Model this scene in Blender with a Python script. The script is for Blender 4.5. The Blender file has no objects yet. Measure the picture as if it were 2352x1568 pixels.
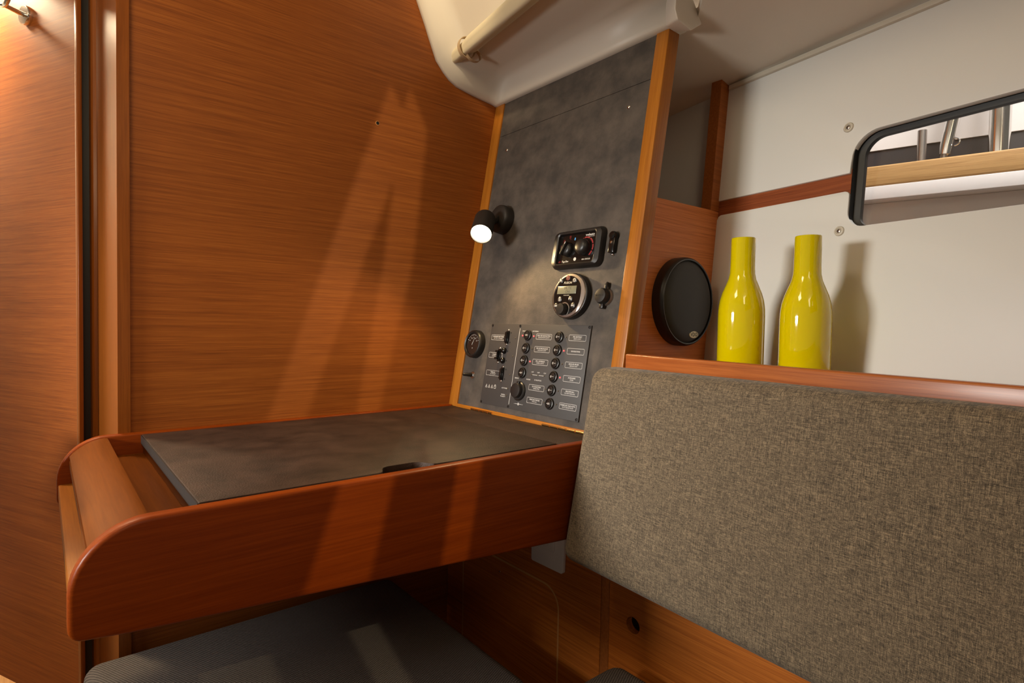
import bpy, bmesh, math
from mathutils import Vector, Matrix

# ------------------------------------------------------------------ units
S = 0.23            # layout unit in metres; the layout origin is the lens
EYE = 0.95          # lens height over the cabin sole
def P(x, y, z): return Vector((x * S, y * S, z * S + EYE))

scene = bpy.context.scene
COL = scene.collection

# ------------------------------------------------------------------ camera
cam_d = bpy.data.cameras.new('camera')
cam_d.sensor_width = 36.0
cam_d.lens = 36.0 * 1317.0 / 2352.0
cam_d.clip_start = 0.02
cam = bpy.data.objects.new('camera', cam_d)
COL.objects.link(cam)
R = Vector((0.7734, -0.6337, 0.0179)); U = Vector((0.0067, 0.0364, 0.9993)); F = Vector((0.6339, 0.7727, -0.0324))
m = Matrix.Identity(4)
for i in range(3):
    m[i][0] = R[i]; m[i][1] = U[i]; m[i][2] = -F[i]
m.translation = Vector((0, 0, EYE))
cam.matrix_world = m
scene.camera = cam

# ------------------------------------------------------------------ colour management, world, lights
scene.view_settings.view_transform = 'Standard'
scene.view_settings.look = 'None'
scene.view_settings.gamma = 1.0
scene.view_settings.use_curve_mapping = False
scene.view_settings.exposure = 0.0

w = bpy.data.worlds.new('world'); scene.world = w; w.use_nodes = True
bg = w.node_tree.nodes['Background']
bg.inputs[0].default_value = (1.0, 0.90, 0.76, 1); bg.inputs[1].default_value = 0.15

def look(o, target):
    o.rotation_euler = (Vector(target) - o.location).to_track_quat('-Z', 'Y').to_euler()
def area(name, loc, target, sx, sy, power, col, spread=180):
    d = bpy.data.lights.new(name, 'AREA'); d.shape = 'RECTANGLE'; d.size = sx; d.size_y = sy
    d.energy = power; d.color = col; d.spread = math.radians(spread)
    o = bpy.data.objects.new(name, d); COL.objects.link(o); o.location = loc; look(o, target); return o
def spot(name, loc, target, power, col, angle, blend=0.3, rad=0.01):
    d = bpy.data.lights.new(name, 'SPOT'); d.energy = power; d.color = col
    d.spot_size = math.radians(angle); d.spot_blend = blend; d.shadow_soft_size = rad
    o = bpy.data.objects.new(name, d); COL.objects.link(o); o.location = loc; look(o, target); return o

WARM = (1.0, 0.80, 0.52); DAY = (1.0, 0.965, 0.90)
area('saloon_wall_light', P(-5.2, 4.75, 0.75), P(4.4, 3.9, -1.2), 0.40, 0.20, 5.2, DAY, 62)
area('saloon_ceiling_light', P(-1.6, 3.5, 4.6), P(0.6, 5.6, -0.2), 0.45, 0.45, 8.0, WARM)
area('aft_fill_light', P(-0.8, -3.2, 4.2), P(2.4, 4.0, -0.8), 0.6, 0.6, 7.0, WARM)  # added fill from behind the lens, no lamp known there
spot('coachroof_fill_spot', P(0.7, 4.2, 4.6), P(3.45, 5.05, 3.85), 22, WARM, 36, 0.6, 0.03)  # added to brighten the coachroof side, stands for no known fitting
area('forward_cabin_light', P(-0.40, 8.2, 3.6), P(-0.6, 9.6, 0.4), 0.3, 0.3, 52, WARM)
spot('companionway_lamp', P(1.95, -3.0, 2.9), P(2.4, 4.5, 0.3), 42, (1.0, 0.84, 0.54), 70, 0.2, 0.0022)
area('hall_light', P(6.6, -1.5, 9.0), P(9.4, 2.4, 1.9), 1.0, 1.0, 98, (1.0, 0.95, 0.92))

# ------------------------------------------------------------------ materials
def lin(c):
    c = c / 255.0
    return c / 12.92 if c <= 0.04045 else ((c + 0.055) / 1.055) ** 2.4
def rgb(r, g, b): return (lin(r), lin(g), lin(b), 1.0)

def base(name):
    mt = bpy.data.materials.new(name); mt.use_nodes = True
    nt = mt.node_tree; b = nt.nodes['Principled BSDF']
    return mt, nt, b
def plain(name, col, rough=0.5, metal=0.0, coat=0.0, spec=0.5, bump=0.0, bscale=300):
    mt, nt, b = base(name)
    b.inputs['Base Color'].default_value = col; b.inputs['Roughness'].default_value = rough
    b.inputs['Metallic'].default_value = metal; b.inputs['Coat Weight'].default_value = coat
    b.inputs['Coat Roughness'].default_value = 0.12; b.inputs['Specular IOR Level'].default_value = spec
    tc = nt.nodes.new('ShaderNodeTexCoord')
    nz = nt.nodes.new('ShaderNodeTexNoise'); nz.inputs['Scale'].default_value = bscale
    nt.links.new(tc.outputs['Object'], nz.inputs['Vector'])
    if bump > 0:
        bp = nt.nodes.new('ShaderNodeBump'); bp.inputs['Strength'].default_value = bump; bp.inputs['Distance'].default_value = 0.001
        nt.links.new(nz.outputs['Fac'], bp.inputs['Height']); nt.links.new(bp.outputs['Normal'], b.inputs['Normal'])
    return mt
def mapped(nt, scale, rot=(0, 0, 0)):
    tc = nt.nodes.new('ShaderNodeTexCoord'); mp = nt.nodes.new('ShaderNodeMapping')
    mp.inputs['Scale'].default_value = scale; src = tc.outputs['Object']
    if any(rot):
        r0 = nt.nodes.new('ShaderNodeMapping'); r0.inputs['Rotation'].default_value = rot
        nt.links.new(src, r0.inputs['Vector']); src = r0.outputs['Vector']
    nt.links.new(src, mp.inputs['Vector']); return mp.outputs['Vector']
def noise(nt, vec, scale=1.0, detail=4.0, rough=0.6):
    nz = nt.nodes.new('ShaderNodeTexNoise'); nz.inputs['Scale'].default_value = scale
    nz.inputs['Detail'].default_value = detail; nz.inputs['Roughness'].default_value = rough
    nt.links.new(vec, nz.inputs['Vector']); return nz.outputs['Fac']
def ramp(nt, fac, stops):
    r = nt.nodes.new('ShaderNodeValToRGB'); e = r.color_ramp.elements
    while len(e) < len(stops): e.new(0.5)
    for k, (p, c) in enumerate(stops): e[k].position = p; e[k].color = c
    nt.links.new(fac, r.inputs['Fac']); return r.outputs['Color']
def mixc(nt, fac, a, b, mode='MIX'):
    mx = nt.nodes.new('ShaderNodeMix'); mx.data_type = 'RGBA'; mx.blend_type = mode
    if isinstance(fac, float): mx.inputs[0].default_value = fac
    else: nt.links.new(fac, mx.inputs[0])
    for sock, v in ((mx.inputs[6], a), (mx.inputs[7], b)):
        if isinstance(v, tuple): sock.default_value = v
        else: nt.links.new(v, sock)
    return mx.outputs[2]
def math2(nt, op, a, b):
    n = nt.nodes.new('ShaderNodeMath'); n.operation = op
    for s, v in ((n.inputs[0], a), (n.inputs[1], b)):
        if isinstance(v, (int, float)): s.default_value = v
        else: nt.links.new(v, s)
    return n.outputs[0]

def wood(name, dark, mid, light, axis='X', rough=0.5, fine=1.0, coat=0.04, rz=0.0, contrast=1.0, spec=0.3):
    mt, nt, b = base(name)
    ax = {'X': 0, 'Y': 1, 'Z': 2}[axis]
    def sc(along, across):
        v = [across] * 3; v[ax] = along; return tuple(v)
    r = (0, 0, rz)
    f1 = noise(nt, mapped(nt, sc(9, 1000 * fine), r), 1.0, 5, 0.65)
    f2 = noise(nt, mapped(nt, sc(2.2, 190 * fine), r), 1.0, 4, 0.6)
    f3 = noise(nt, mapped(nt, sc(20.0, 1900 * fine), r), 1.0, 2, 0.5)
    s = math2(nt, 'ADD', math2(nt, 'MULTIPLY', f1, 0.5), math2(nt, 'ADD', math2(nt, 'MULTIPLY', f2, 0.35), math2(nt, 'MULTIPLY', f3, 0.15)))
    d = 0.13 / contrast
    col = ramp(nt, s, [(0.5 - d, dark), (0.5, mid), (0.5 + d, light)])
    nt.links.new(col, b.inputs['Base Color'])
    b.inputs['Roughness'].default_value = rough; b.inputs['Coat Weight'].default_value = coat
    b.inputs['Coat Roughness'].default_value = 0.2; b.inputs['Specular IOR Level'].default_value = spec
    bp = nt.nodes.new('ShaderNodeBump'); bp.inputs['Strength'].default_value = 0.12; bp.inputs['Distance'].default_value = 0.0006
    nt.links.new(f1, bp.inputs['Height']); nt.links.new(bp.outputs['Normal'], b.inputs['Normal'])
    return mt

W_D, W_M, W_L = rgb(114, 57, 13), rgb(148, 80, 24), rgb(172, 100, 34)
M = {}
M['veneer_x'] = wood('teak_veneer_across', W_D, W_M, W_L, 'X')
M['veneer_niche'] = wood('teak_veneer_niche', rgb(160, 88, 42), rgb(196, 114, 58), rgb(214, 134, 74), 'X')
M['veneer_door'] = wood('teak_veneer_door', rgb(114, 56, 16), rgb(150, 80, 27), rgb(174, 100, 37), 'X')
M['veneer_y'] = wood('teak_veneer_along', rgb(148, 76, 20), rgb(188, 104, 35), rgb(210, 124, 48), 'Y')
M['veneer_hull'] = wood('teak_veneer_hull', rgb(104, 46, 18), rgb(142, 72, 36), rgb(166, 92, 48), 'Y', rz=math.radians(9))
M['veneer_z'] = wood('teak_veneer_upright', rgb(128, 70, 26), rgb(158, 88, 36), rgb(176, 104, 46), 'X')
L_D, L_M, L_L = rgb(140, 58, 8), rgb(152, 67, 11), rgb(164, 76, 15)
M['lacquer_x'] = wood('lacquered_wood_across', L_D, L_M, L_L, 'X', 0.34, 0.35, 0.3)
M['lacquer_panel'] = wood('dark_stained_panel', rgb(114, 44, 3), rgb(126, 52, 5), rgb(138, 60, 8), 'X', 0.4, 0.35, 0.02, spec=0.15)
M['lacquer_y'] = wood('lacquered_wood_along', rgb(92, 45, 8), rgb(101, 51, 10), rgb(110, 57, 13), 'Y', 0.36, 0.35, 0.0, spec=0.12)
M['lacquer_z'] = wood('lacquered_wood_upright', rgb(122, 64, 17), rgb(137, 74, 21), rgb(150, 84, 27), 'Z', 0.34, 0.35, 0.3)
M['lacquer_v'] = wood('beech_edge_wood', rgb(148, 86, 22), rgb(166, 101, 29), rgb(180, 114, 36), 'Y', 0.4, 0.4, 0.2)
M['lacquer_u'] = wood('beech_edge_wood_across', rgb(148, 86, 22), rgb(166, 101, 29), rgb(180, 114, 36), 'X', 0.4, 0.4, 0.2)
M['fiddle'] = wood('fiddle_wood', rgb(140, 72, 32), rgb(166, 92, 44), rgb(184, 106, 52), 'Y', 0.36, 0.5, 0.25, rz=math.radians(9))
M['oak'] = wood('light_oak_sole', rgb(176, 130, 84), rgb(196, 150, 102), rgb(208, 164, 116), 'Y', 0.4)
M['dock'] = wood('weathered_teak', rgb(150, 110, 62), rgb(184, 142, 88), rgb(196, 154, 98), 'Y', 0.6, 0.5, rz=math.radians(-13))
M['white_panel'] = plain('white_satin_panel', rgb(228, 227, 221), 0.42, bump=0.02, bscale=500)
M['gelcoat'] = plain('cream_gelcoat', rgb(214, 206, 192), 0.45)
M['ceiling'] = plain('cream_vinyl_ceiling', rgb(216, 206, 190), 0.6, bump=0.15, bscale=900)
M['cream_trim'] = plain('cream_plastic_trim', rgb(206, 198, 180), 0.4)
M['white_plastic'] = plain('white_plastic', rgb(236, 228, 220), 0.4)
M['black'] = plain('black_plastic', rgb(30, 27, 25), 0.38, bump=0.05, bscale=900)
M['black_gloss'] = plain('gloss_black_plastic', rgb(18, 16, 15), 0.16)
M['black_matt'] = plain('matt_black_metal', rgb(38, 34, 30), 0.5)
M['rubber'] = plain('black_rubber_seal', rgb(28, 26, 24), 0.45)
M['plate'] = plain('charcoal_switch_plate', rgb(62, 58, 56), 0.55, bump=0.05, bscale=1200)
M['steel'] = plain('polished_steel', (0.75, 0.74, 0.72, 1), 0.14, 1.0)
M['satin_steel'] = plain('satin_steel', (0.42, 0.38, 0.35, 1), 0.32, 1.0)
M['brass'] = plain('brass', (0.85, 0.62, 0.25, 1), 0.22, 1.0)
M['dark_hole'] = plain('dark_recess', rgb(14, 11, 9), 0.8)
M['print'] = plain('white_print', rgb(205, 202, 198), 0.6)
M['print_red'] = plain('red_print', rgb(150, 34, 34), 0.6)
M['print_blue'] = plain('blue_print', rgb(70, 150, 215), 0.6)
M['print_dark'] = plain('dark_lcd_print', rgb(48, 48, 40), 0.6)
M['lcd'] = plain('lcd_glass', rgb(128, 126, 104), 0.25)
M['ivory'] = plain('ivory_badge', rgb(206, 194, 160), 0.3, 0.2)
M['led_off'] = plain('clear_led_off', rgb(96, 84, 66), 0.2)
M['canvas'] = plain('cream_canvas', rgb(216, 204, 172), 0.8, bump=0.3, bscale=1200)
M['elastic'] = plain('beige_elastic', rgb(184, 158, 122), 0.8)
M['ext_white'] = plain('outside_white_paint', rgb(224, 218, 214), 0.4)
M['ext_black'] = plain('outside_black_strip', rgb(34, 31, 33), 0.6)
M['groove'] = plain('pale_edge_banding', rgb(204, 146, 84), 0.5)

def emit(name, col, strength):
    mt, nt, b = base(name)
    b.inputs['Base Color'].default_value = col
    b.inputs['Emission Color'].default_value = col; b.inputs['Emission Strength'].default_value = strength
    return mt
M['led_on'] = emit('lit_red_led', (0.9, 0.10, 0.10, 1), 1.2)
M['lamp_glow'] = emit('lamp_glow', (1.0, 0.86, 0.58, 1), 14.0)

def leather(name, c0, c1, rough):
    mt, nt, b = base(name)
    v = mapped(nt, (1, 1, 1))
    f = noise(nt, v, 14, 6, 0.65); g = noise(nt, v, 420, 3, 0.6)
    nt.links.new(ramp(nt, f, [(0.36, c0), (0.66, c1)]), b.inputs['Base Color'])
    b.inputs['Roughness'].default_value = rough; b.inputs['Specular IOR Level'].default_value = 0.25
    bp = nt.nodes.new('ShaderNodeBump'); bp.inputs['Strength'].default_value = 0.55; bp.inputs['Distance'].default_value = 0.0012
    nt.links.new(g, bp.inputs['Height']); nt.links.new(bp.outputs['Normal'], b.inputs['Normal'])
    return mt
M['board'] = leather('grained_slate_laminate', rgb(66, 61, 57), rgb(94, 85, 77), 0.6)
M['lid'] = leather('grained_brown_laminate', rgb(44, 32, 25), rgb(68, 50, 40), 0.55)
M['lid_edge'] = plain('dark_lid_edge', rgb(36, 31, 28), 0.5)

def fabric(name, dark, mid, light, rough=0.9):
    """plain weave with slubs: threads along y and along z, fine speckle on top"""
    mt, nt, b = base(name)
    a = noise(nt, mapped(nt, (60, 170, 2100)), 1.0, 2, 0.55); c = noise(nt, mapped(nt, (60, 2100, 170)), 1.0, 2, 0.55)
    e = noise(nt, mapped(nt, (400, 1300, 1300)), 1.0, 2, 0.6)
    sl = noise(nt, mapped(nt, (30, 45, 640)), 1.0, 2, 0.5); sm = noise(nt, mapped(nt, (30, 640, 45)), 1.0, 2, 0.5)
    s = math2(nt, 'ADD', math2(nt, 'ADD', math2(nt, 'MULTIPLY', a, 0.28), math2(nt, 'MULTIPLY', c, 0.28)), math2(nt, 'ADD', math2(nt, 'MULTIPLY', e, 0.22), math2(nt, 'ADD', math2(nt, 'MULTIPLY', sl, 0.12), math2(nt, 'MULTIPLY', sm, 0.10))))
    nt.links.new(ramp(nt, s, [(0.40, dark), (0.5, mid), (0.60, light)]), b.inputs['Base Color'])
    b.inputs['Roughness'].default_value = rough; b.inputs['Specular IOR Level'].default_value = 0.15
    b.inputs['Sheen Weight'].default_value = 0.1
    bp = nt.nodes.new('ShaderNodeBump'); bp.inputs['Strength'].default_value = 0.45; bp.inputs['Distance'].default_value = 0.0007
    nt.links.new(s, bp.inputs['Height']); nt.links.new(bp.outputs['Normal'], b.inputs['Normal'])
    return mt
M['backrest'] = fabric('heathered_grey_brown_weave', rgb(54, 49, 43), rgb(106, 94, 78), rgb(160, 141, 114))

def basket(name, dark, light, period):
    mt, nt, b = base(name)
    k = 2 * math.pi / period
    sx = nt.nodes.new('ShaderNodeSeparateXYZ'); nt.links.new(mapped(nt, (1, 1, 1), (0, 0, math.radians(20))), sx.inputs[0])
    wx = math2(nt, 'SINE', math2(nt, 'MULTIPLY', sx.outputs[0], k), 0.0)
    wy = math2(nt, 'SINE', math2(nt, 'MULTIPLY', sx.outputs[1], k), 0.0)
    s = math2(nt, 'ADD', math2(nt, 'MULTIPLY', math2(nt, 'MULTIPLY', wx, wy), 0.5), 0.5)
    n2 = noise(nt, mapped(nt, (300, 300, 300)), 1.0, 2, 0.5)
    s2 = math2(nt, 'ADD', math2(nt, 'MULTIPLY', s, 0.75), math2(nt, 'MULTIPLY', n2, 0.25))
    nt.links.new(ramp(nt, s2, [(0.2, dark), (0.85, light)]), b.inputs['Base Color'])
    b.inputs['Roughness'].default_value = 0.9; b.inputs['Specular IOR Level'].default_value = 0.15
    bp = nt.nodes.new('ShaderNodeBump'); bp.inputs['Strength'].default_value = 0.7; bp.inputs['Distance'].default_value = 0.0012
    nt.links.new(s, bp.inputs['Height']); nt.links.new(bp.outputs['Normal'], b.inputs['Normal'])
    return mt
M['seat'] = basket('grey_basket_weave', rgb(52, 47, 45), rgb(124, 115, 108), 0.0058)

def speaker_mesh():
    mt, nt, b = base('speaker_mesh')
    sx = nt.nodes.new('ShaderNodeSeparateXYZ'); nt.links.new(mapped(nt, (1, 1, 1)), sx.inputs[0])
    k = 2 * math.pi / 0.0026
    s = math2(nt, 'MULTIPLY', math2(nt, 'SINE', math2(nt, 'MULTIPLY', sx.outputs[0], k), 0.0), math2(nt, 'SINE', math2(nt, 'MULTIPLY', sx.outputs[2], k), 0.0))
    nt.links.new(ramp(nt, math2(nt, 'ADD', math2(nt, 'MULTIPLY', s, 0.5), 0.5), [(0.3, rgb(48, 43, 38)), (0.7, rgb(20, 17, 15))]), b.inputs['Base Color'])
    b.inputs['Roughness'].default_value = 0.6
    return mt
M['grille'] = speaker_mesh()

def yellow():
    mt, nt, b = base('yellow_cased_glass')
    b.inputs['Base Color'].default_value = rgb(222, 202, 0); b.inputs['Roughness'].default_value = 0.06
    b.inputs['Coat Weight'].default_value = 0.8; b.inputs['Coat Roughness'].default_value = 0.03
    b.inputs['Subsurface Weight'].default_value = 0.25; b.inputs['Subsurface Radius'].default_value = (0.02, 0.016, 0.002)
    b.inputs['Subsurface Scale'].default_value = 0.3
    return mt
M['yellow'] = yellow()
def glass():
    mt, nt, b = base('window_glass'); out = nt.nodes['Material Output']
    tr = nt.nodes.new('ShaderNodeBsdfTransparent'); tr.inputs[0].default_value = (0.93, 0.94, 0.94, 1)
    gl = nt.nodes.new('ShaderNodeBsdfGlossy'); gl.inputs['Roughness'].default_value = 0.02
    mx = nt.nodes.new('ShaderNodeMixShader'); mx.inputs[0].default_value = 0.06
    nt.links.new(tr.outputs[0], mx.inputs[1]); nt.links.new(gl.outputs[0], mx.inputs[2]); nt.links.new(mx.outputs[0], out.inputs['Surface'])
    return mt
M['glass'] = glass()

# ------------------------------------------------------------------ mesh helpers (all in metres)
MW = {}     # world matrix of every object made here
def register(o, parent, local):
    COL.objects.link(o)
    if parent is not None: o.parent = parent
    o.matrix_basis = local
    MW[o.name] = (MW[parent.name] if parent is not None else Matrix.Identity(4)) @ local
    return o
def tag(o, label=None, cat=None, group=None, kind=None):
    if label: o['label'] = label
    if cat: o['category'] = cat
    if group: o['group'] = group
    if kind: o['kind'] = kind
    return o
def empty(name, mat4, label, cat, group=None, kind=None):
    o = bpy.data.objects.new(name, None); o.empty_display_size = 0.05
    register(o, None, mat4); return tag(o, label, cat, group, kind)
def obj(name, bm, mat, parent=None, local=False, smooth=None, at=None):
    """bm is in world space, or in the parent's space when local is set"""
    bmesh.ops.recalc_face_normals(bm, faces=bm.faces)
    if parent is not None and not local:
        bm.transform(MW[parent.name].inverted())
    basis = Matrix.Identity(4)
    if parent is None:
        xs = [v.co for v in bm.verts]
        c = Vector((sum(v.x for v in xs) / len(xs), sum(v.y for v in xs) / len(xs), min(v.z for v in xs))) if at is None else at
        bm.transform(Matrix.Translation(-c)); basis = Matrix.Translation(c)
    me = bpy.data.meshes.new(name); bm.to_mesh(me); bm.free()
    if mat: me.materials.append(mat)
    if smooth is not None:
        me.polygons.foreach_set('use_smooth', [True] * len(me.polygons))
        me.set_sharp_from_angle(angle=math.radians(smooth))
    o = bpy.data.objects.new(name, me)
    return register(o, parent, basis)
def shared(name, me, parent, local):
    o = bpy.data.objects.new(name, me); return register(o, parent, local)

def new(): return bmesh.new()
def hexa(bm, c):
    """8 corners: 4 bottom ring, 4 top ring"""
    v = [bm.verts.new(p) for p in c]
    for f in ((0, 1, 2, 3), (7, 6, 5, 4), (0, 4, 5, 1), (1, 5, 6, 2), (2, 6, 7, 3), (3, 7, 4, 0)):
        bm.faces.new([v[i] for i in f])
    return v
def box(bm, a, b, bev=0.0, seg=2):
    x0, y0, z0 = a; x1, y1, z1 = b
    t = bmesh.new()
    hexa(t, [Vector(p) for p in ((x0, y0, z0), (x1, y0, z0), (x1, y1, z0), (x0, y1, z0), (x0, y0, z1), (x1, y0, z1), (x1, y1, z1), (x0, y1, z1))])
    if bev > 0: bmesh.ops.bevel(t, geom=t.edges[:], offset=bev, segments=seg, profile=0.5, affect='EDGES')
    join(bm, t)
def hexa_b(corners, bev=0.0, seg=2):
    t = bmesh.new(); hexa(t, [Vector(p) for p in corners]); bmesh.ops.recalc_face_normals(t, faces=t.faces)
    if bev > 0: bmesh.ops.bevel(t, geom=t.edges[:], offset=bev, segments=seg, profile=0.5, affect='EDGES')
    return t
def join(bm, t):
    me = bpy.data.meshes.new('tmp'); t.to_mesh(me); t.free(); bm.from_mesh(me); bpy.data.meshes.remove(me)
def frame_of(d):
    d = Vector(d).normalized()
    a = Vector((0, 0, 1)) if abs(d.z) < 0.9 else Vector((1, 0, 0))
    x = a.cross(d).normalized(); return x, d.cross(x)
def lathe(bm, origin, axis, prof, n=32, cap0=True, cap1=True):
    """prof: list of (r, h) along axis"""
    x, y = frame_of(axis); d = Vector(axis).normalized(); origin = Vector(origin)
    rings = []
    for r, h in prof:
        rings.append([bm.verts.new(origin + d * h + (x * math.cos(2 * math.pi * k / n) + y * math.sin(2 * math.pi * k / n)) * r) for k in range(n)])
    for a, b in zip(rings, rings[1:]):
        for k in range(n): bm.faces.new((a[k], a[(k + 1) % n], b[(k + 1) % n], b[k]))
    if cap0: bm.faces.new(rings[0][::-1])
    if cap1: bm.faces.new(rings[-1])
def tube(bm, pts, r, n=12):
    pts = [Vector(p) for p in pts]; rings = []
    rr = r if isinstance(r, (list, tuple)) else [r] * len(pts)
    ref = None
    for i, p in enumerate(pts):
        d = (pts[min(i + 1, len(pts) - 1)] - pts[max(i - 1, 0)]).normalized()
        if ref is None: ref, _ = frame_of(d)
        x = (ref - d * ref.dot(d)).normalized(); y = d.cross(x); ref = x
        rings.append([bm.verts.new(p + (x * math.cos(2 * math.pi * k / n) + y * math.sin(2 * math.pi * k / n)) * rr[i]) for k in range(n)])
    for a, b in zip(rings, rings[1:]):
        for k in range(n): bm.faces.new((a[k], a[(k + 1) % n], b[(k + 1) % n], b[k]))
    bm.faces.new(rings[0][::-1]); bm.faces.new(rings[-1])
def prism(bm, pts, ext, bev=0.0, seg=2):
    """pts: closed outline in space; ext: extrusion vector"""
    t = bmesh.new(); ext = Vector(ext)
    a = [t.verts.new(Vector(p)) for p in pts]; b = [t.verts.new(Vector(p) + ext) for p in pts]
    n = len(pts)
    t.faces.new(a); t.faces.new(b[::-1])
    for k in range(n): t.faces.new((a[k], b[k], b[(k + 1) % n], a[(k + 1) % n]))
    bmesh.ops.recalc_face_normals(t, faces=t.faces)
    if bev > 0:
        rim = [e for e in t.edges if (len(set(e.verts) & set(a)) == 2) or (len(set(e.verts) & set(b)) == 2)]
        bmesh.ops.bevel(t, geom=rim, offset=bev, segments=seg, profile=0.5, affect='EDGES')
    join(bm, t)
def rrect(w, h, r, n=5, cx=0.0, cy=0.0):
    pts = []
    for sx, sy, a0 in ((1, 1, 0), (-1, 1, 90), (-1, -1, 180), (1, -1, 270)):
        for k in range(n + 1):
            a = math.radians(a0 + 90 * k / n)
            pts.append((cx + sx * (w / 2 - r) + r * math.cos(a), cy + sy * (h / 2 - r) + r * math.sin(a)))
    return pts
def ring_flat(bm, outer, inner, z):
    n = len(outer)
    o = [bm.verts.new((p[0], p[1], z)) for p in outer]; i = [bm.verts.new((p[0], p[1], z)) for p in inner]
    for k in range(n): bm.faces.new((o[k], o[(k + 1) % n], i[(k + 1) % n], i[k]))
def flat(bm, pts, z): bm.faces.new([bm.verts.new((p[0], p[1], z)) for p in pts])
def circle(r, cx=0, cy=0, n=24, a0=0, a1=360):
    full = abs(a1 - a0) >= 360
    m_ = n if full else n + 1
    return [(cx + r * math.cos(math.radians(a0 + (a1 - a0) * k / n)), cy + r * math.sin(math.radians(a0 + (a1 - a0) * k / n))) for k in range(m_)]
def arc_band(bm, r0, r1, a0, a1, z, cx=0, cy=0, n=16, sy=1.0):
    vo = [bm.verts.new((cx + r1 * math.cos(math.radians(a0 + (a1 - a0) * k / n)), cy + sy * r1 * math.sin(math.radians(a0 + (a1 - a0) * k / n)), z)) for k in range(n + 1)]
    vi = [bm.verts.new((cx + r0 * math.cos(math.radians(a0 + (a1 - a0) * k / n)), cy + sy * r0 * math.sin(math.radians(a0 + (a1 - a0) * k / n)), z)) for k in range(n + 1)]
    for k in range(n): bm.faces.new((vo[k], vo[k + 1], vi[k + 1], vi[k]))
def write(bm, s, size, cx, cy, z, bold=0.0, shear=0.0):
    """flat lettering centred on (cx, cy) in the xy plane"""
    cu = bpy.data.curves.new('lettering', 'FONT'); cu.body = s; cu.size = size
    cu.align_x = 'CENTER'; cu.align_y = 'CENTER'; cu.resolution_u = 2; cu.offset = bold; cu.shear = shear
    o = bpy.data.objects.new('lettering', cu); COL.objects.link(o)
    dg = bpy.context.evaluated_depsgraph_get(); dg.update()
    me = bpy.data.meshes.new_from_object(o.evaluated_get(dg))
    me.transform(Matrix.Translation((cx, cy, z))); bm.from_mesh(me)
    bpy.data.objects.remove(o); bpy.data.curves.remove(cu); bpy.data.meshes.remove(me)

# ================================================================== SETTING
# ---- floor
bm = new(); hexa(bm, [P(-9, -6, -4.2), P(6, -6, -4.2), P(6, 12, -4.2), P(-9, 12, -4.2), P(-9, -6, -4.13), P(6, -6, -4.13), P(6, 12, -4.13), P(-9, 12, -4.13)])
tag(obj('floor', bm, M['oak']), 'pale oak cabin sole seen below the door', kind='structure')
# ---- cabin roof over the saloon
bm = new(); box(bm, P(-9, -6, 4.85), P(3.6, 9.7, 4.95)); tag(obj('ceiling_saloon', bm, M['white_panel']), 'pale saloon roof above the frame', kind='structure')
# ---- forward bulkhead
bm = new(); hexa(bm, [P(0.575, 5.8, -4.13), P(5.9, 5.8, -4.13), P(5.9, 6.0, -4.13), P(0.575, 6.0, -4.13), P(0.575, 5.8, 4.6), P(5.9, 5.8, 4.6), P(5.9, 6.0, 4.6), P(0.575, 6.0, 4.6)])
wall_f = obj('wall_forward', bm, M['veneer_x'], at=P(2, 5.8, -4.13)); tag(wall_f, 'teak veneered bulkhead with horizontal grain behind the chart table', kind='structure')
bm = new(); lathe(bm, P(2.822, 5.797, 2.131), (0, -1, 0), [(0.0042, -0.002), (0.0042, 0.0008)], 16)
obj('screw_hole', bm, M['dark_hole'], wall_f)
bm = new(); lathe(bm, P(2.822, 5.8, 2.131), (0, -1, 0), [(0.0042, 0.0), (0.0042, 0.0012), (0.0052, 0.0010), (0.0054, 0.0)], 16, False, False)
obj('hole_rim', bm, M['groove'], wall_f)
# ---- door post at the end of the bulkhead
bm = new(); c = [(0.575, 5.77), (0.485, 5.765), (0.40, 6.55), (0.575, 6.55)]
prism(bm, [P(x, y, -4.13) for x, y in c], (0, 0, 8.7 * S), 0.003)
tag(obj('trim_1', bm, M['lacquer_z'], smooth=30), 'smooth lacquered wood post at the end of the teak bulkhead', kind='structure')
bm = new(); prism(bm, [P(x, y, -4.13) for x, y in [(0.425, 6.552), (0.375, 6.554), (0.360, 6.565), (0.347, 6.60), (0.35, 6.70), (0.425, 6.70)]], (0, 0, 8.7 * S), 0.002)
tag(obj('trim_2', bm, M['lacquer_z'], smooth=30), 'narrow rounded door jamb strip beside the dark door gap', kind='structure')
# ---- door leaf
D0 = Vector((0.245, 6.5, 0)); DD = Vector((-0.439, 0.899, 0)).normalized(); DN = Vector((-DD.y, DD.x, 0))
if DN.y > 0: DN = -DN
DM = Matrix.Identity(4)
DX = -DD; DY = -DN
for i in range(3): DM[i][0] = DX[i]; DM[i][1] = DY[i]; DM[i][2] = (0, 0, 1)[i]
DM.translation = P(D0.x, D0.y, -3.69)
door = empty('door_1', DM, 'open teak veneered door leaf with lighter edge lipping', None, kind='structure')
dh = 8.2 * S
bm = new(); box(bm, (-3.4 * S, 0, 0), (-0.001, 0.0076, dh)); obj('leaf', bm, M['veneer_door'], door, True)
bm = new(); box(bm, (-3.4 * S, 0.0077, 0), (-0.040, 0.028, dh)); obj('rebated_core', bm, M['veneer_z'], door, True)
bm = new(); box(bm, (-0.001, -0.001, 0), (0.0085, 0.0076, dh), 0.0010); obj('edge_lipping', bm, M['lacquer_z'], door, True, 30)
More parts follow.
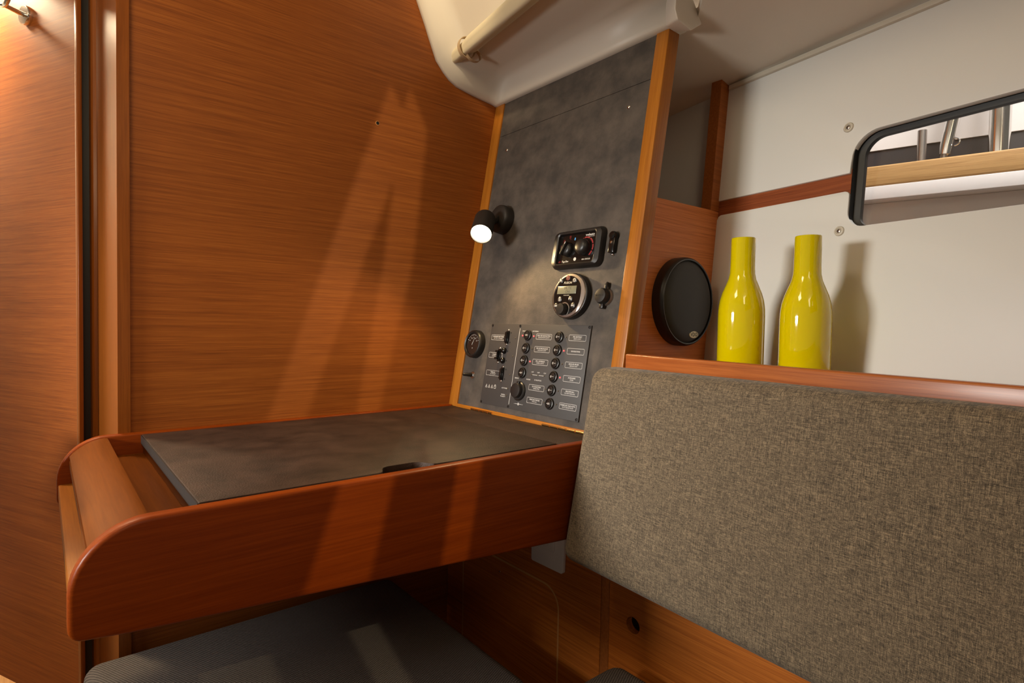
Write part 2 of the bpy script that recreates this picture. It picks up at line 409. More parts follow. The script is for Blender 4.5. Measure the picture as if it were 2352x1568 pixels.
# ---- closing wall behind the doorway
bm = new(); hexa(bm, [P(-5, 9.6, -4.13), P(1.0, 9.6, -4.13), P(1.0, 9.8, -4.13), P(-5, 9.8, -4.13), P(-5, 9.6, 5), P(1.0, 9.6, 5), P(1.0, 9.8, 5), P(-5, 9.8, 5)])
tag(obj('wall_cabin', bm, M['white_panel']), 'pale cabin wall beyond the door', kind='structure')
bm = new(); prism(bm, [P(x, y, -4.13) for x, y in [(0.262, 6.60), (0.36, 6.60), (0.36, 6.70), (0.262, 6.70)]], (0, 0, 8.7 * S))
tag(obj('trim_7', bm, M['rubber']), 'black strip standing in for the dark gap between door and jamb', kind='structure')  # black strip put in to draw the darkness of the door gap

# ---- added boards, unseen behind the viewpoint, gaps shaped so the lamp throws the streaks
aft = empty('streak_mask_boards', Matrix.Translation(P(2.0, -1.6, 0.9)), 'added boards with two gaps shaped to cast light streaks, unseen behind the viewpoint', None, kind='structure')
g1l = [(1.61, 1.45), (1.77, 1.893), (1.9096, 2.285), (2.112, 2.854)]
mid = [(1.76, 1.45), (1.865, 1.894), (1.970, 2.282), (2.0645, 2.536), (2.12, 2.685), (2.102, 2.542), (2.056, 2.294), (1.98, 1.882), (1.90, 1.45)]
g2r = [(2.151, 2.856), (2.187, 2.787), (2.162, 2.547), (2.1006, 2.294), (2.0585, 2.037), (2.030, 1.879), (1.952, 1.45)]
for poly in ([(0.6, 1.45)] + g1l + [(2.112, 3.4), (0.6, 3.4)], mid, [(2.112, 3.4), (2.112, 2.854), (2.136, 2.814), (2.151, 2.856), (2.151, 3.4)], [(2.151, 3.4)] + g2r + [(3.6, 1.45), (3.6, 3.4)], [(0.6, 0.9), (3.6, 0.9), (3.6, 1.45), (0.6, 1.45)]):
    bm = new(); prism(bm, [P(x, -1.6, z) for x, z in poly], (0, -0.012 * S, 0)); obj('board', bm, M['veneer_x'], aft)

# ---- hull side: one sloping plane
def hull(s, z, off=0.0):
    return P(5.354 + 0.1145 * z - 0.16 * s + 0.98 * off, 3.33 - 0.987 * s - 0.16 * off, z - 0.11 * off)
def hull_prism(bm, sz, off, th, bev=0.0):
    pts = [hull(s, z, off) for s, z in sz]; e = hull(0, 0, th) - hull(0, 0, 0)
    prism(bm, pts, e, bev)
def arcpts(cx, cy, r, a0, a1, n=8):
    return [(cx + r * math.cos(math.radians(a0 + (a1 - a0) * k / n)), cy + r * math.sin(math.radians(a0 + (a1 - a0) * k / n))) for k in range(n + 1)]
SE = 5.2
low = [(-0.05, -0.55), (-0.05, 1.10), (0.0, 1.12)] + [(0.012, 1.148), (0.04, 1.162), (1.335, 1.162)] + arcpts(1.335, 1.127, 0.035, 90, 0, 5) + [(1.37, 0.99)] + arcpts(1.50, 0.98, 0.13, 180, 270, 8) + [(SE, 0.85), (SE, -0.55)]
bm = new(); hull_prism(bm, low, 0.0, 0.06, 0.002)
wl = tag(obj('wall_hull_lower', bm, M['white_panel'], smooth=30), 'white lower hull panel behind the yellow bottles', kind='structure')
upp = [(-0.05, 1.315), (1.362, 1.315)] + [(1.366, 1.40)] + arcpts(1.37 + 0.21, 1.645 - 0.21, 0.21, 180, 90, 10) + [(SE, 1.645), (SE, 2.56), (-0.05, 2.56)]
bm = new(); hull_prism(bm, upp, 0.0, 0.06, 0.002)
wu = tag(obj('wall_hull_upper', bm, M['white_panel'], smooth=30), 'white upper hull panel above the window', kind='structure')
bm = new(); hull_prism(bm, [(-0.08, 1.06), (1.368, 1.06), (1.368, 1.36), (-0.08, 1.36)], 0.022, 0.036)
tag(obj('trim_3', bm, M['veneer_hull']), 'teak strip between the two white hull panels', kind='structure')
bm = new(); hull_prism(bm, [(-1.6, -0.5), (-0.14, -0.5), (-0.14, 2.57), (-1.6, 2.57)], 0.06, 0.06)
wn = tag(obj('wall_niche_side', bm, M['white_panel']), 'shaded white panel inside the niche behind the opening', kind='structure')
# screw caps on the hull
def screw_cap(s, z, off, parent):
    hn = (hull(0, 0, -1) - hull(0, 0, 0)).normalized(); c = hull(s, z, off)
    bm = new(); lathe(bm, c, hn, [(0.0098, -0.001), (0.0098, 0.0012), (0.0085, 0.0028), (0.0062, 0.0032), (0.0052, 0.0014), (0.0, 0.0014)], 28, False, False)
    cap = obj('screw_cap', bm, M['cream_trim'], parent, smooth=40)
    bm = new(); lathe(bm, c, hn, [(0.0040, 0.0010), (0.0040, 0.0024), (0.0032, 0.0030)], 18); obj('screw_head', bm, M['satin_steel'], cap, smooth=40)
screw_cap(1.32, 1.717, 0, wu); screw_cap(1.314, 0.827, 0, wl)
hn = (hull(0, 0, -1) - hull(0, 0, 0)).normalized()
bm = new(); lathe(bm, hull(-0.215, 1.735, 0.06), hn, [(0.0085, -0.001), (0.0085, 0.002), (0.006, 0.005), (0.0, 0.0062)], 24, False, False)
obj('screw_cap', bm, M['cream_trim'], wn, smooth=60)
# ---- ceiling
def cz(x): return 2.75 - 0.19 * (x - 4.58)
def slab(bm, xy, th=0.1): prism(bm, [P(x, y, cz(x)) for x, y in xy], (0, 0, th * S))
bm = new(); slab(bm, [(4.44, 5.8), (4.44, 3.24), (4.60, 3.22), (4.56, 3.02), (4.36, 2.84), (3.95, 1.5), (3.2, -2.0), (5.2, -2.0), (5.85, 3.33), (6.0, 5.8)])
tag(obj('ceiling', bm, M['ceiling']), 'cream vinyl ceiling under the side deck', kind='structure')
bm = new(); box(bm, P(4.15, 2.3, 3.03), P(5.2, 3.35, 3.07)); tag(obj('ceiling_deck', bm, M['ceiling']), 'cream deck underside above the end of the lip', kind='structure')
bm = new(); hull_prism(bm, [(0.02, 2.49), (SE, 2.49), (SE, 2.535), (0.02, 2.535)], -0.035, 0.05, 0.002)
tag(obj('trim_4', bm, M['cream_trim'], smooth=30), 'slim cream strip along the joint of ceiling and hull', kind='structure')
# ---- niche bulkhead with the opening over the loudspeaker
def xr(z): return 5.354 + 0.1145 * z
def xl(z): return 4.06 + 0.1738 * (z + 0.3)
YP = 3.33
pts = [(xl(-0.6) - .1, -0.6), (xr(-0.6) + 0.02, -0.6), (xr(1.202) + 0.02, 1.202), (5.36, 1.205), (xl(1.19) - .1, 1.195)]
bm = new(); prism(bm, [P(x, YP, z) for x, z in pts], (0, 0.10 * S, 0), 0.001)
tag(obj('wall_niche', bm, M['veneer_niche']), 'teak veneered panel that carries the round loudspeaker', kind='structure')
bm = new(); prism(bm, [P(x, YP, z) for x, z in [(5.362, 1.205), (xr(1.205) + 0.02, 1.205), (xr(2.56) + 0.02, 2.545), (5.502, 2.575)]], (0, 0.12 * S, 0), 0.001)
tag(obj('trim_5', bm, M['veneer_z']), 'dark teak pilaster at the right side of the niche opening', kind='structure')

# ---- coachroof moulding (headliner) with lip
bprof = [(4.60, 2.69), (4.46, 2.695), (4.40, 2.700), (4.385, 2.705), (4.37, 2.709), (4.30, 2.717), (4.20, 2.728), (4.0, 2.755), (3.82, 2.786), (3.72, 2.835), (3.64, 2.90), (3.538, 3.008), (3.44, 3.23), (3.388, 3.353), (3.272, 3.603), (2.68, 4.88)]
cprof = [(4.60, 2.70), (4.46, 2.700), (4.40, 2.705), (4.380, 2.725), (4.372, 2.76), (4.368, 2.92), (4.33, 2.985), (4.20, 3.01), (4.02, 3.03), (3.90, 3.07), (3.82, 3.14), (3.75, 3.25), (3.66, 3.43), (3.60, 3.55), (3.49, 3.78), (2.98, 4.88)]
bm = new(); rows = []
for (Y, t) in ((5.797, 0.0), (5.76, 0.03), (5.70, 0.22), (5.62, 0.62), (5.54, 0.92), (5.45, 1.0), (5.0, 1.0), (4.0, 1.0), (3.16, 1.0), (1.2, 1.0), (-1.5, 1.0)):
    row = []
    for k, (b_, c_) in enumerate(zip(bprof, cprof)):
        x = b_[0] * (1 - t) + c_[0] * t; z = b_[1] * (1 - t) + c_[1] * t
        if k >= 6: x -= 0.129 * max(0, 5.6 - Y) * min(1, (k - 5) / 3)
        row.append(bm.verts.new(P(x, Y, z)))
    rows.append(row)
for r0, r1 in zip(rows, rows[1:]):
    for k in range(0 if r0 is not rows[-2] and r0 is not rows[-3] else 6, len(r0) - 1): bm.faces.new((r0[k], r0[k + 1], r1[k + 1], r1[k]))
# thin flange against the bulkhead
o = obj('wall_coachroof', bm, M['gelcoat'], smooth=60); tag(o, 'cream moulded coachroof liner with rounded lip over the instrument board', kind='structure')
md = o.modifiers.new('thickness', 'SOLIDIFY'); md.thickness = 0.008; md.offset = 1.0
# corner nub at the aft end of the lip
nf = [(4.20, 2.80), (4.19, 2.70), (4.232, 2.625), (4.295, 2.618), (4.44, 2.597), (4.605, 2.712), (4.53, 2.80), (4.44, 2.90), (4.20, 2.90)]
nb = [(4.374, 2.90), (4.372, 2.80), (4.385, 2.705), (4.42, 2.700), (4.52, 2.700), (4.63, 2.73), (4.62, 2.80), (4.56, 2.95), (4.40, 3.00)]
bm = new(); v0 = [bm.verts.new(P(x, 3.0, z)) for x, z in nf]; v1 = [bm.verts.new(P(x, 3.232, z)) for x, z in nb]
bm.faces.new(v0); bm.faces.new(v1[::-1])
for k in range(9): bm.faces.new((v0[k], v1[k], v1[(k + 1) % 9], v0[(k + 1) % 9]))
bmesh.ops.recalc_face_normals(bm, faces=bm.faces); bmesh.ops.bevel(bm, geom=bm.edges[:], offset=0.0035, segments=3, profile=0.5, affect='EDGES')
tag(obj('trim_6', bm, M['gelcoat'], smooth=50), 'rounded cream end block of the coachroof lip above the corner post', kind='structure')

# ---- window in the hull
HM = Matrix.Translation(hull(1.4, 0.85, 0.1))
win = empty('window_1', HM, 'long hull window with rounded corner and black rubber seal', None, kind='structure')
outer = arcpts(1.39 + 0.19, 1.645 - 0.19 + 0.01, 0.20, 90, 180, 10) + [(1.38, 1.30), (1.378, 1.0)] + arcpts(1.50, 0.96, 0.122, 180, 270, 8)
inner = arcpts(1.43 + 0.15, 1.61 - 0.15, 0.15, 90, 180, 10) + [(1.43, 1.30), (1.428, 1.0)] + arcpts(1.51, 0.95, 0.082, 180, 270, 8)
outer = [(SE, 1.655)] + outer + [(SE, 0.838)]; inner = [(SE, 1.61)] + inner + [(SE, 0.868)]
bm = new(); n_ = len(outer)
lv = [[bm.verts.new(hull(s, z, off)) for s, z in loop] for loop, off in ((outer, 0.01), (outer, 0.13), (inner, 0.13), (inner, 0.085), (outer, 0.075))]
for a, b in ((1, 2), (2, 3), (3, 4), (0, 1)):
    for k in range(n_ - 1): bm.faces.new((lv[a][k], lv[a][k + 1], lv[b][k + 1], lv[b][k]))
obj('rubber_seal', bm, M['rubber'], win, smooth=40)
bm = new(); hull_prism(bm, [(1.40, 0.84), (SE, 0.84), (SE, 1.64), (1.40, 1.64)], 0.10, 0.018); obj('pane', bm, M['glass'], win)

# ================================================================== OUTSIDE THE WINDOW
EX = Vector((-0.233, 0.973, 0))
def ext(t, z, off=0.0): # t along the neighbour boat, off further away
    return P(9.129 + EX.x * t + EX.y * off, 2.303 + EX.y * t - EX.x * off, z)
def ext_box(name, mat, z0, z1, o0, o1, bev, label, cat, t0=-3.2, t1=4.2):
    bm = hexa_b([ext(t0, z0, o0), ext(t1, z0, o0), ext(t1, z0, o1), ext(t0, z0, o1), ext(t0, z1, o0), ext(t1, z1, o0), ext(t1, z1, o1), ext(t0, z1, o1)], bev, 3)
    return tag(obj(name, bm, mat, smooth=40), label, cat)
ext_box('teak_rail', M['dock'], 1.985, 2.265, 0.0, 0.35, 0.006, 'weathered teak rail of the neighbouring boat outside the window', 'rail')
ext_box('white_bulwark', M['ext_white'], 1.80, 1.983, 0.0, 0.6, 0.002, 'bright white bulwark band under the teak rail outside', 'bulwark')
ext_box('white_topside', M['ext_white'], -1.0, 1.797, 0.30, 1.2, 0.0, 'shaded white topside below the bulwark outside the window', 'boat hull')
ext_box('black_rub_strip', M['ext_black'], 2.10, 2.625, 0.60, 0.75, 0.0, 'black strip behind the teak rail outside the window', 'rub strip')
ext_box('white_cabin_side', M['ext_white'], 2.626, 5.5, 0.58, 1.2, 0.0, 'white cabin side above the black strip outside the window', 'cabin side')
bm = new(); tube(bm, [ext(0.245, 2.262, 0.17), ext(0.245, 2.70, 0.17)], 0.0125, 16)
tag(obj('short_steel_pin', bm, M['satin_steel'], smooth=40), 'short dull steel pin standing on the teak rail outside', 'pin')
e2 = empty('chrome_stanchion', Matrix.Translation(ext(-0.02, 2.265, 0.15)), 'leaning chrome stanchion with a ring outside the window', 'stanchion')
bm = new(); tube(bm, [ext(0.005, 2.262, 0.15), ext(-0.02, 2.42, 0.15)], 0.010, 16); obj('spigot', bm, M['satin_steel'], e2, smooth=40)
bm = new(); tube(bm, [ext(-0.01, 2.33, 0.15), ext(-0.025, 2.44, 0.15), ext(-0.21, 3.6, 0.15)], [0.016, 0.0175, 0.0175], 20); obj('tube', bm, M['steel'], e2, smooth=40)
bm = new(); c0 = ext(-0.105, 2.47, 0.10); tube(bm, [c0 + Vector((0, -0.013 * math.sin(a), 0.011 * math.cos(a))) for a in [math.radians(20 * q) for q in range(10)]], 0.0022, 8); obj('ring', bm, M['steel'], e2, smooth=40)
bm = new(); tube(bm, [ext(-0.56, 2.262, 0.18), ext(-0.56, 4.0, 0.18)], 0.026, 24)
tag(obj('steel_post', bm, M['steel'], smooth=40), 'thick upright chrome post standing on the teak rail outside', 'post')

# ================================================================== INSTRUMENT CONSOLE
KL = 0.1738
ev = Vector((KL, 0, 1)).normalized(); eu = Vector((0, -1, 0)); en = Vector((-1, 0, KL)).normalized()
CM = Matrix.Identity(4)
for i in range(3): CM[i][0] = eu[i]; CM[i][1] = ev[i]; CM[i][2] = en[i]
CM.translation = P(3.803, 5.80, -1.0)
def cmat(u, v, n=0.0, rot=0.0): return CM @ Matrix.Translation((u, v, n)) @ Matrix.Rotation(rot, 4, 'Z')
con = empty('instrument_console', CM, 'sloping slate instrument board framed in beech beside the bulkhead', 'console')
bm = new(); box(bm, (0.036, 0.004, -0.016), (0.562, 0.7640, 0.0)); obj('instrument_board', bm, M['board'], con, True)
bm = new(); box(bm, (0.036, 0.7652, -0.016), (0.562, 0.876, 0.0)); obj('upper_board', bm, M['board'], con, True)
bm = new(); box(bm, (0.036, 0.7636, -0.017), (0.562, 0.7656, -0.004)); obj('joint', bm, M['dark_hole'], con, True)
bm = new(); box(bm, (0.0005, -0.001, -0.02), (0.0388, 0.876, 0.004), 0.0012); obj('side_batten', bm, M['lacquer_v'], con, True, 30)
bm = new(); box(bm, (0.0395, -0.0015, -0.02), (0.556, 0.0082, 0.006), 0.0012); obj('base_batten', bm, M['lacquer_u'], con, True, 30)
bm = new(); box(bm, (0.5592, 0.0, -0.034), (0.5916, 0.880, 0.003), 0.0022, 3); obj('corner_post', bm, M['lacquer_v'], con, True, 30)
def screw(parent, u, v, r=0.0048, z=0.0, mat='steel'):
    bm = new(); lathe(bm, (u, v, z), (0, 0, 1), [(r, 0), (r * 0.95, r * 0.35), (r * 0.6, r * 0.62), (r * 0.25, r * 0.7)], 20)
    return obj('screw', bm, M[mat], parent, True, 50)
screw(con, 0.0824, 0.7166); screw(con, 0.5078, 0.7169)

# ---- electrical distribution panel (local origin at its lower left corner)
PU, PV = 0.1415, 0.0222
ep = empty('electrical_panel', cmat(PU, PV), 'charcoal electrical switch panel with rows of labelled rocker switches', 'switch panel')
PWD, PHT = 0.3505, 0.2081
bm = new(); box(bm, (0, 0, 0.0002), (PWD, PHT, 0.004), 0.0008); plate = obj('plate', bm, M['plate'], ep, True, 30)
ZF = 0.0041
def L(u, v): return u - PU, v - PV
def screen_screw(u, v):
    x, y = L(u, v); bm = new(); lathe(bm, (x, y, 0.004), (0, 0, 1), [(0.0034, 0), (0.003, 0.0012), (0.0014, 0.0014), (0.0012, 0.0006)], 16); obj('screw', bm, M['black'], ep, True, 40)
for u, v in [(0.1462, 0.2253), (0.257, 0.2258), (0.4876, 0.2262), (0.1462, 0.0265), (0.2567, 0.0268), (0.4869, 0.0271)]: screen_screw(u, v)
# rocker switches share mesh data
def me_of(name, bm, mat, smooth=40):
    bmesh.ops.recalc_face_normals(bm, faces=bm.faces)
    me = bpy.data.meshes.new(name); bm.to_mesh(me); bm.free(); me.materials.append(mat)
    me.polygons.foreach_set('use_smooth', [True] * len(me.polygons)); me.set_sharp_from_angle(angle=math.radians(smooth)); return me
bm = new(); lathe(bm, (0, 0, 0), (0, 0, 1), [(0.0132, 0), (0.0132, 0.002), (0.0122, 0.0042), (0.0106, 0.0048), (0.0098, 0.0036), (0.0096, 0.001)], 32, True, True); me_bez = me_of('rocker_bezel', bm, M['black'])
bm = new(); prism(bm, [(x, y * 1.0, 0.001) for x, y in circle(0.0094, n=32)], (0, 0, 0.0048), 0.0012)
for vtx in bm.verts:
    if vtx.co.z > 0.003: vtx.co.z += vtx.co.x * 0.16
me_rock = me_of('rocker', bm, M['black'])
def sym_mesh(on_off):
    bm = new(); zz = 0.0062
    if on_off:
        ring_flat(bm, circle(0.0024, -0.0042, 0, 16), circle(0.0015, -0.0042, 0, 16), zz - 0.0004)
        flat(bm, [(0.0016, -0.0005), (0.0052, -0.0005), (0.0052, 0.0005), (0.0016, 0.0005)], zz + 0.0006)
    else:
        flat(bm, [(-0.0066, -0.0004), (-0.0034, -0.0004), (-0.0034, 0.0004), (-0.0066, 0.0004)], zz - 0.0006)
        ring_flat(bm, circle(0.0021, -0.0005, 0, 16), circle(0.0013, -0.0005, 0, 16), zz)
        for yy in (-0.0012, 0.0012): flat(bm, [(0.0028, yy - 0.0004), (0.0056, yy - 0.0004), (0.0056, yy + 0.0004), (0.0028, yy + 0.0004)], zz + 0.0008)
    me = bpy.data.meshes.new('rocker_mark'); bm.to_mesh(me); bm.free(); me.materials.append(M['print']); return me
me_s2, me_s3 = sym_mesh(True), sym_mesh(False)
for u, v, two in [(0.2915, 0.2029, 0), (0.2915, 0.1713, 1), (0.2915, 0.1414, 1), (0.2915, 0.1116, 0), (0.4003, 0.2018, 1), (0.4003, 0.1717, 1), (0.4003, 0.1416, 1), (0.4003, 0.1114, 1), (0.4003, 0.0806, 1), (0.4003, 0.0503, 0)]:
    x, y = L(u, v)
    rk = shared('rocker_switch', me_rock, ep, Matrix.Translation((x, y, 0.004)))
    shared('bezel', me_bez, rk, Matrix.Identity(4)); shared('symbol', me_s2 if two else me_s3, rk, Matrix.Identity(4))
bm = new(); lathe(bm, (0, 0, 0), (0, 0, 1), [(0.0019, 0), (0.0019, 0.0012), (0.0012, 0.0022), (0.0003, 0.0025)], 12); me_on = me_of('led_on', bm, M['led_on'])
bm = new(); lathe(bm, (0, 0, 0), (0, 0, 1), [(0.0016, 0), (0.0016, 0.0010), (0.0010, 0.0019), (0.0003, 0.0022)], 12); me_off = me_of('led_off', bm, M['led_off'])
for u, v in [(0.272, 0.2017), (0.3127, 0.2015), (0.3127, 0.1408), (0.4205, 0.1717), (0.4203, 0.1114)]:
    x, y = L(u, v); shared('lit_indicator', me_on, ep, Matrix.Translation((x, y, 0.004)))
for u, v in [(0.3128, 0.1713), (0.4216, 0.2025), (0.4208, 0.1416), (0.4208, 0.0812), (0.4208, 0.0512), (0.3805, 0.0812), (0.3805, 0.0507), (0.246, 0.1951), (0.246, 0.1494), (0.2456, 0.1034), (0.2456, 0.0691), (0.2442, 0.052), (0.3255, 0.1100), (0.3474, 0.1104), (0.3686, 0.1108)]:
    x, y = L(u, v); shared('indicator', me_off, ep, Matrix.Translation((x, y, 0.004)))
def lab(u, v, w_, lines, h_=0.0135):
    x, y = L(u, v); bm = new()
    ring_flat(bm, rrect(w_, h_, 0.0022, 4, x, y), rrect(w_ - 0.0013, h_ - 0.0013, 0.0016, 4, x, y), ZF)
    if len(lines) == 2:
        write(bm, lines[0], 0.0044, x, y + 0.0021, ZF, 0.00006); write(bm, lines[1], 0.0040, x, y - 0.0023, ZF, 0.0, 0.2)
    else: write(bm, lines[0], 0.0044, x, y, ZF, 0.00006)
    obj('label_print', bm, M['print'], ep, True)
for u, v, w_, ln in [(0.1765, 0.1942, 0.0555, ('CHARGEUR BATTERIES', 'BATTERY CHARGER')), (0.1765, 0.1483, 0.0555, ('CHAUFFE EAU', 'WATER HEATER')), (0.1765, 0.1024, 0.0555, ('PRISE A.C.', 'AC OUTLET')),
        (0.3473, 0.2012, 0.053, ('FEUX DE NAVIGATION', 'NAVIGATION LIGHTS')), (0.3473, 0.171, 0.053, ('FEU DE MOUILLAGE', 'ANCHOR LIGHT')), (0.3473, 0.1409, 0.053, ('ECL. INTERIEUR', 'CABIN LIGHTS')),
        (0.3473, 0.0809, 0.053, ('EN FONCTION', 'OPERATING')), (0.3473, 0.0507, 0.053, ('MARCHE FORCEE', 'MANUAL')),
        (0.4558, 0.2017, 0.052, ('FEU DE PONT', 'DECK LIGHT')), (0.4558, 0.1716, 0.052, ('NAVIGATION',)), (0.4558, 0.1412, 0.052, ('GROUPE FROID', 'FRIDGE UNIT')),
        (0.4558, 0.1109, 0.052, ('AUXILIAIRE', 'SPARE')), (0.4558, 0.0811, 0.052, ('GROUPE EAU', 'WATER PRESSURE')), (0.4558, 0.0504, 0.052, ('POMPE DE CALE AUTO', 'AUTO BILGE PUMP'))]: lab(u, v, w_, ln)
bm = new()
for s, u, v, sz in [('SAILING', 0.2756, 0.2131, 0.004), ('MOTORING', 0.316, 0.2133, 0.004), ('SERVICE', 0.2727, 0.0978, 0.004), ('ENGINE', 0.3154, 0.098, 0.004), ('11,5V', 0.3261, 0.1167, 0.0036), ('12,0V', 0.3472, 0.1167, 0.0036), ('12,5V', 0.3689, 0.1167, 0.0036), ('12 VOLTS DC', 0.3485, 0.0986, 0.0042), ('AC POWER', 0.2315, 0.069, 0.0042), ('REVERSE', 0.2300, 0.0530, 0.004), ('POLARITY', 0.2300, 0.0485, 0.004), ('-', 0.2775, 0.0368, 0.006), ('+', 0.3078, 0.0368, 0.005)]:
    x, y = L(u, v); write(bm, s, sz, x, y, ZF, 0.00005)
def strip(bm, x0, y0, x1, y1, z): flat(bm, [(x0, y0), (x1, y0), (x1, y1), (x0, y1)], z)
x, y = L(0.2570, 0.0320); strip(bm, x, y, x + 0.0012, y + 0.1876, ZF)
x, y = L(0.3255, 0.1099); strip(bm, x, y, x + 0.0431, y + 0.0009, ZF)
x, y = L(0.2800, 0.0364); strip(bm, x, y, x + 0.0250, y + 0.0008, ZF)
x, y = L(0.2925, 0.0368); ring_flat(bm, circle(0.0030, x, y, 18), circle(0.0018, x, y, 18), ZF + 0.0001); flat(bm, circle(0.0011, x, y, 12), ZF)
for u in (0.1581, 0.1697, 0.1815):
    x, y = L(u, 0.0685)
    tri = [(x - 0.0042, y - 0.0042), (x + 0.0042, y - 0.0042), (x, y + 0.0050)]; tin = [(x - 0.0030, y - 0.0035), (x + 0.0030, y - 0.0035), (x, y + 0.0030)]
    ring_flat(bm, tri, tin, ZF); strip(bm, x - 0.0004, y - 0.0026, x + 0.0004, y + 0.0012, ZF)
x, y = L(0.1933, 0.0683); ring_flat(bm, rrect(0.0078, 0.0070, 0.0012, 3, x, y - 0.0008), rrect(0.0058, 0.0050, 0.0008, 3, x, y - 0.0008), ZF); arc_band(bm, 0.0022, 0.0032, 0, 180, ZF, x, y + 0.0026, 10)
obj('panel_print', bm, M['print'], ep, True)
# three circuit breakers with guards
def breaker(u, v, wide):
    x, y = L(u, v)
    b0 = Matrix.Translation((x, y, 0.004)); bm = new()
    if wide:
        box(bm, (-0.0052, -0.0160, 0), (0.0052, 0.0160, 0.0050), 0.0016); box(bm, (-0.0032, -0.0130, 0.004), (0.0040, 0.0130, 0.0095), 0.0014)
    else:
        box(bm, (-0.0046, -0.0155, 0), (0.0046, 0.0155, 0.0035), 0.001); box(bm, (-0.0046, -0.0115, 0.003), (0.0046, -0.0065, 0.0125), 0.001); box(bm, (-0.0046, 0.0065, 0.003), (0.0046, 0.0115, 0.0125), 0.001); box(bm, (-0.0016, -0.009, 0.004), (0.0016, 0.009, 0.0095), 0.0008)
    br = register(bpy.data.objects.new('circuit_breaker', me_of('circuit_breaker', bm, M['black_gloss'])), ep, b0)
    for sy in (-1, 1):
        bm = new(); lathe(bm, (0, sy * 0.0180, 0), (0, 0, 1), [(0.0034, 0), (0.0032, 0.0014), (0.0020, 0.0026), (0.0006, 0.0030)], 16); obj('screw_head', bm, M['steel'], br, True, 50)
    if not wide:
        for dy in (0.0122, -0.0124):
            bm = new(); lathe(bm, (0.0180, dy, 0), (0, 0, 1), [(0.0080, 0), (0.0078, 0.0030), (0.0062, 0.0062), (0.0036, 0.0080), (0.0008, 0.0086)], 24); obj('push_button', bm, M['black_gloss'], br, True, 50)
    for dy in (0.012, -0.012):
        bm = new(); lathe(bm, (0.0105 if wide else 0.0300, dy, 0), (0, 0, 1), [(0.0019, -0.0002), (0.0019, 0.0004)], 10); obj('vent_hole', bm, M['dark_hole'], br, True)
breaker(0.2155, 0.1954, True); breaker(0.1925, 0.1490, False); breaker(0.2160, 0.1032, True)
# round 12 volt outlet with cap
x, y = L(0.2895, 0.0672)
bm = new(); lathe(bm, (0, 0, 0), (0, 0, 1), [(0.0225, 0), (0.0225, 0.003), (0.0205, 0.0052), (0.0185, 0.0052)], 40); oc = register(bpy.data.objects.new('outlet', me_of('outlet', bm, M['black'])), ep, Matrix.Translation((x, y, 0.004)))
bm = new(); lathe(bm, (-0.0015, 0.001, 0.004), (0, 0, 1), [(0.0178, 0), (0.0178, 0.0075), (0.0165, 0.0095), (0.012, 0.0102)], 40); box(bm, (-0.004, 0.016, 0.004), (0.004, 0.0235, 0.0095), 0.001); obj('outlet_cap', bm, M['black'], oc, True, 40)

# ---- round gauge
g = empty('voltmeter_gauge', cmat(0.0835, 0.1728), 'small round black gauge with domed glass at the left of the switch panel', 'gauge')
bm = new(); lathe(bm, (0, 0, 0), (0, 0, 1), [(0.0375, 0), (0.0375, 0.012), (0.036, 0.0165), (0.033, 0.0185), (0.0295, 0.017), (0.0285, 0.0145)], 48, True, False); obj('bezel', bm, M['black'], g, True, 40)
bm = new(); lathe(bm, (0, 0, 0.0120), (0, 0, 1), [(0.0286, 0), (0.0286, 0.001), (0.02, 0.0014)], 48); dial = obj('dial', bm, plain('brown_black_dial', rgb(46, 34, 28), 0.12), g, True, 40)
bm = new()
for k in range(11):
    a = math.radians(155 - 13 * k); r0, r1 = (0.0215, 0.0262) if k % 2 == 0 else (0.0235, 0.0262)
    dx, dy = math.cos(a), math.sin(a); px_, py_ = -dy * 0.0005, dx * 0.0005
    flat(bm, [(dx * r0 - px_, dy * r0 - py_), (dx * r1 - px_, dy * r1 - py_), (dx * r1 + px_, dy * r1 + py_), (dx * r0 + px_, dy * r0 + py_)], 0.0136)
for k, s in enumerate(('8', '10', '12', '14', '16')):
    a = math.radians(150 - 30 * k); write(bm, s, 0.0052, 0.0165 * math.cos(a), 0.0165 * math.sin(a), 0.0138)
write(bm, 'V', 0.006, 0, -0.012, 0.0138)
obj('dial_print', bm, M['print'], dial, True)
bm = new(); prism(bm, [(-0.004, -0.002, 0.0140), (-0.003, -0.004, 0.0140), (0.006, 0.0175, 0.0140)], (0, 0, 0.0006)); obj('needle', bm, M['print'], dial, True)
# ---- toggle switch
t = empty('toggle_switch', cmat(0.0899, 0.0903), 'small chrome based toggle switch under the round gauge', 'switch')
bm = new(); lathe(bm, (0, 0, 0), (0, 0, 1), [(0.0098, 0), (0.0098, 0.003), (0.0080, 0.0034), (0.0080, 0.0064), (0.0062, 0.0070)], 6); obj('nut', bm, M['steel'], t, True, 30)
bm = new(); tube(bm, [(0, 0, 0.004), (-0.001, -0.0005, 0.012), (-0.003, -0.002, 0.030), (-0.0034, -0.0024, 0.033)], [0.0056, 0.0054, 0.0040, 0.0022], 16); obj('lever', bm, M['black'], t, True, 50)

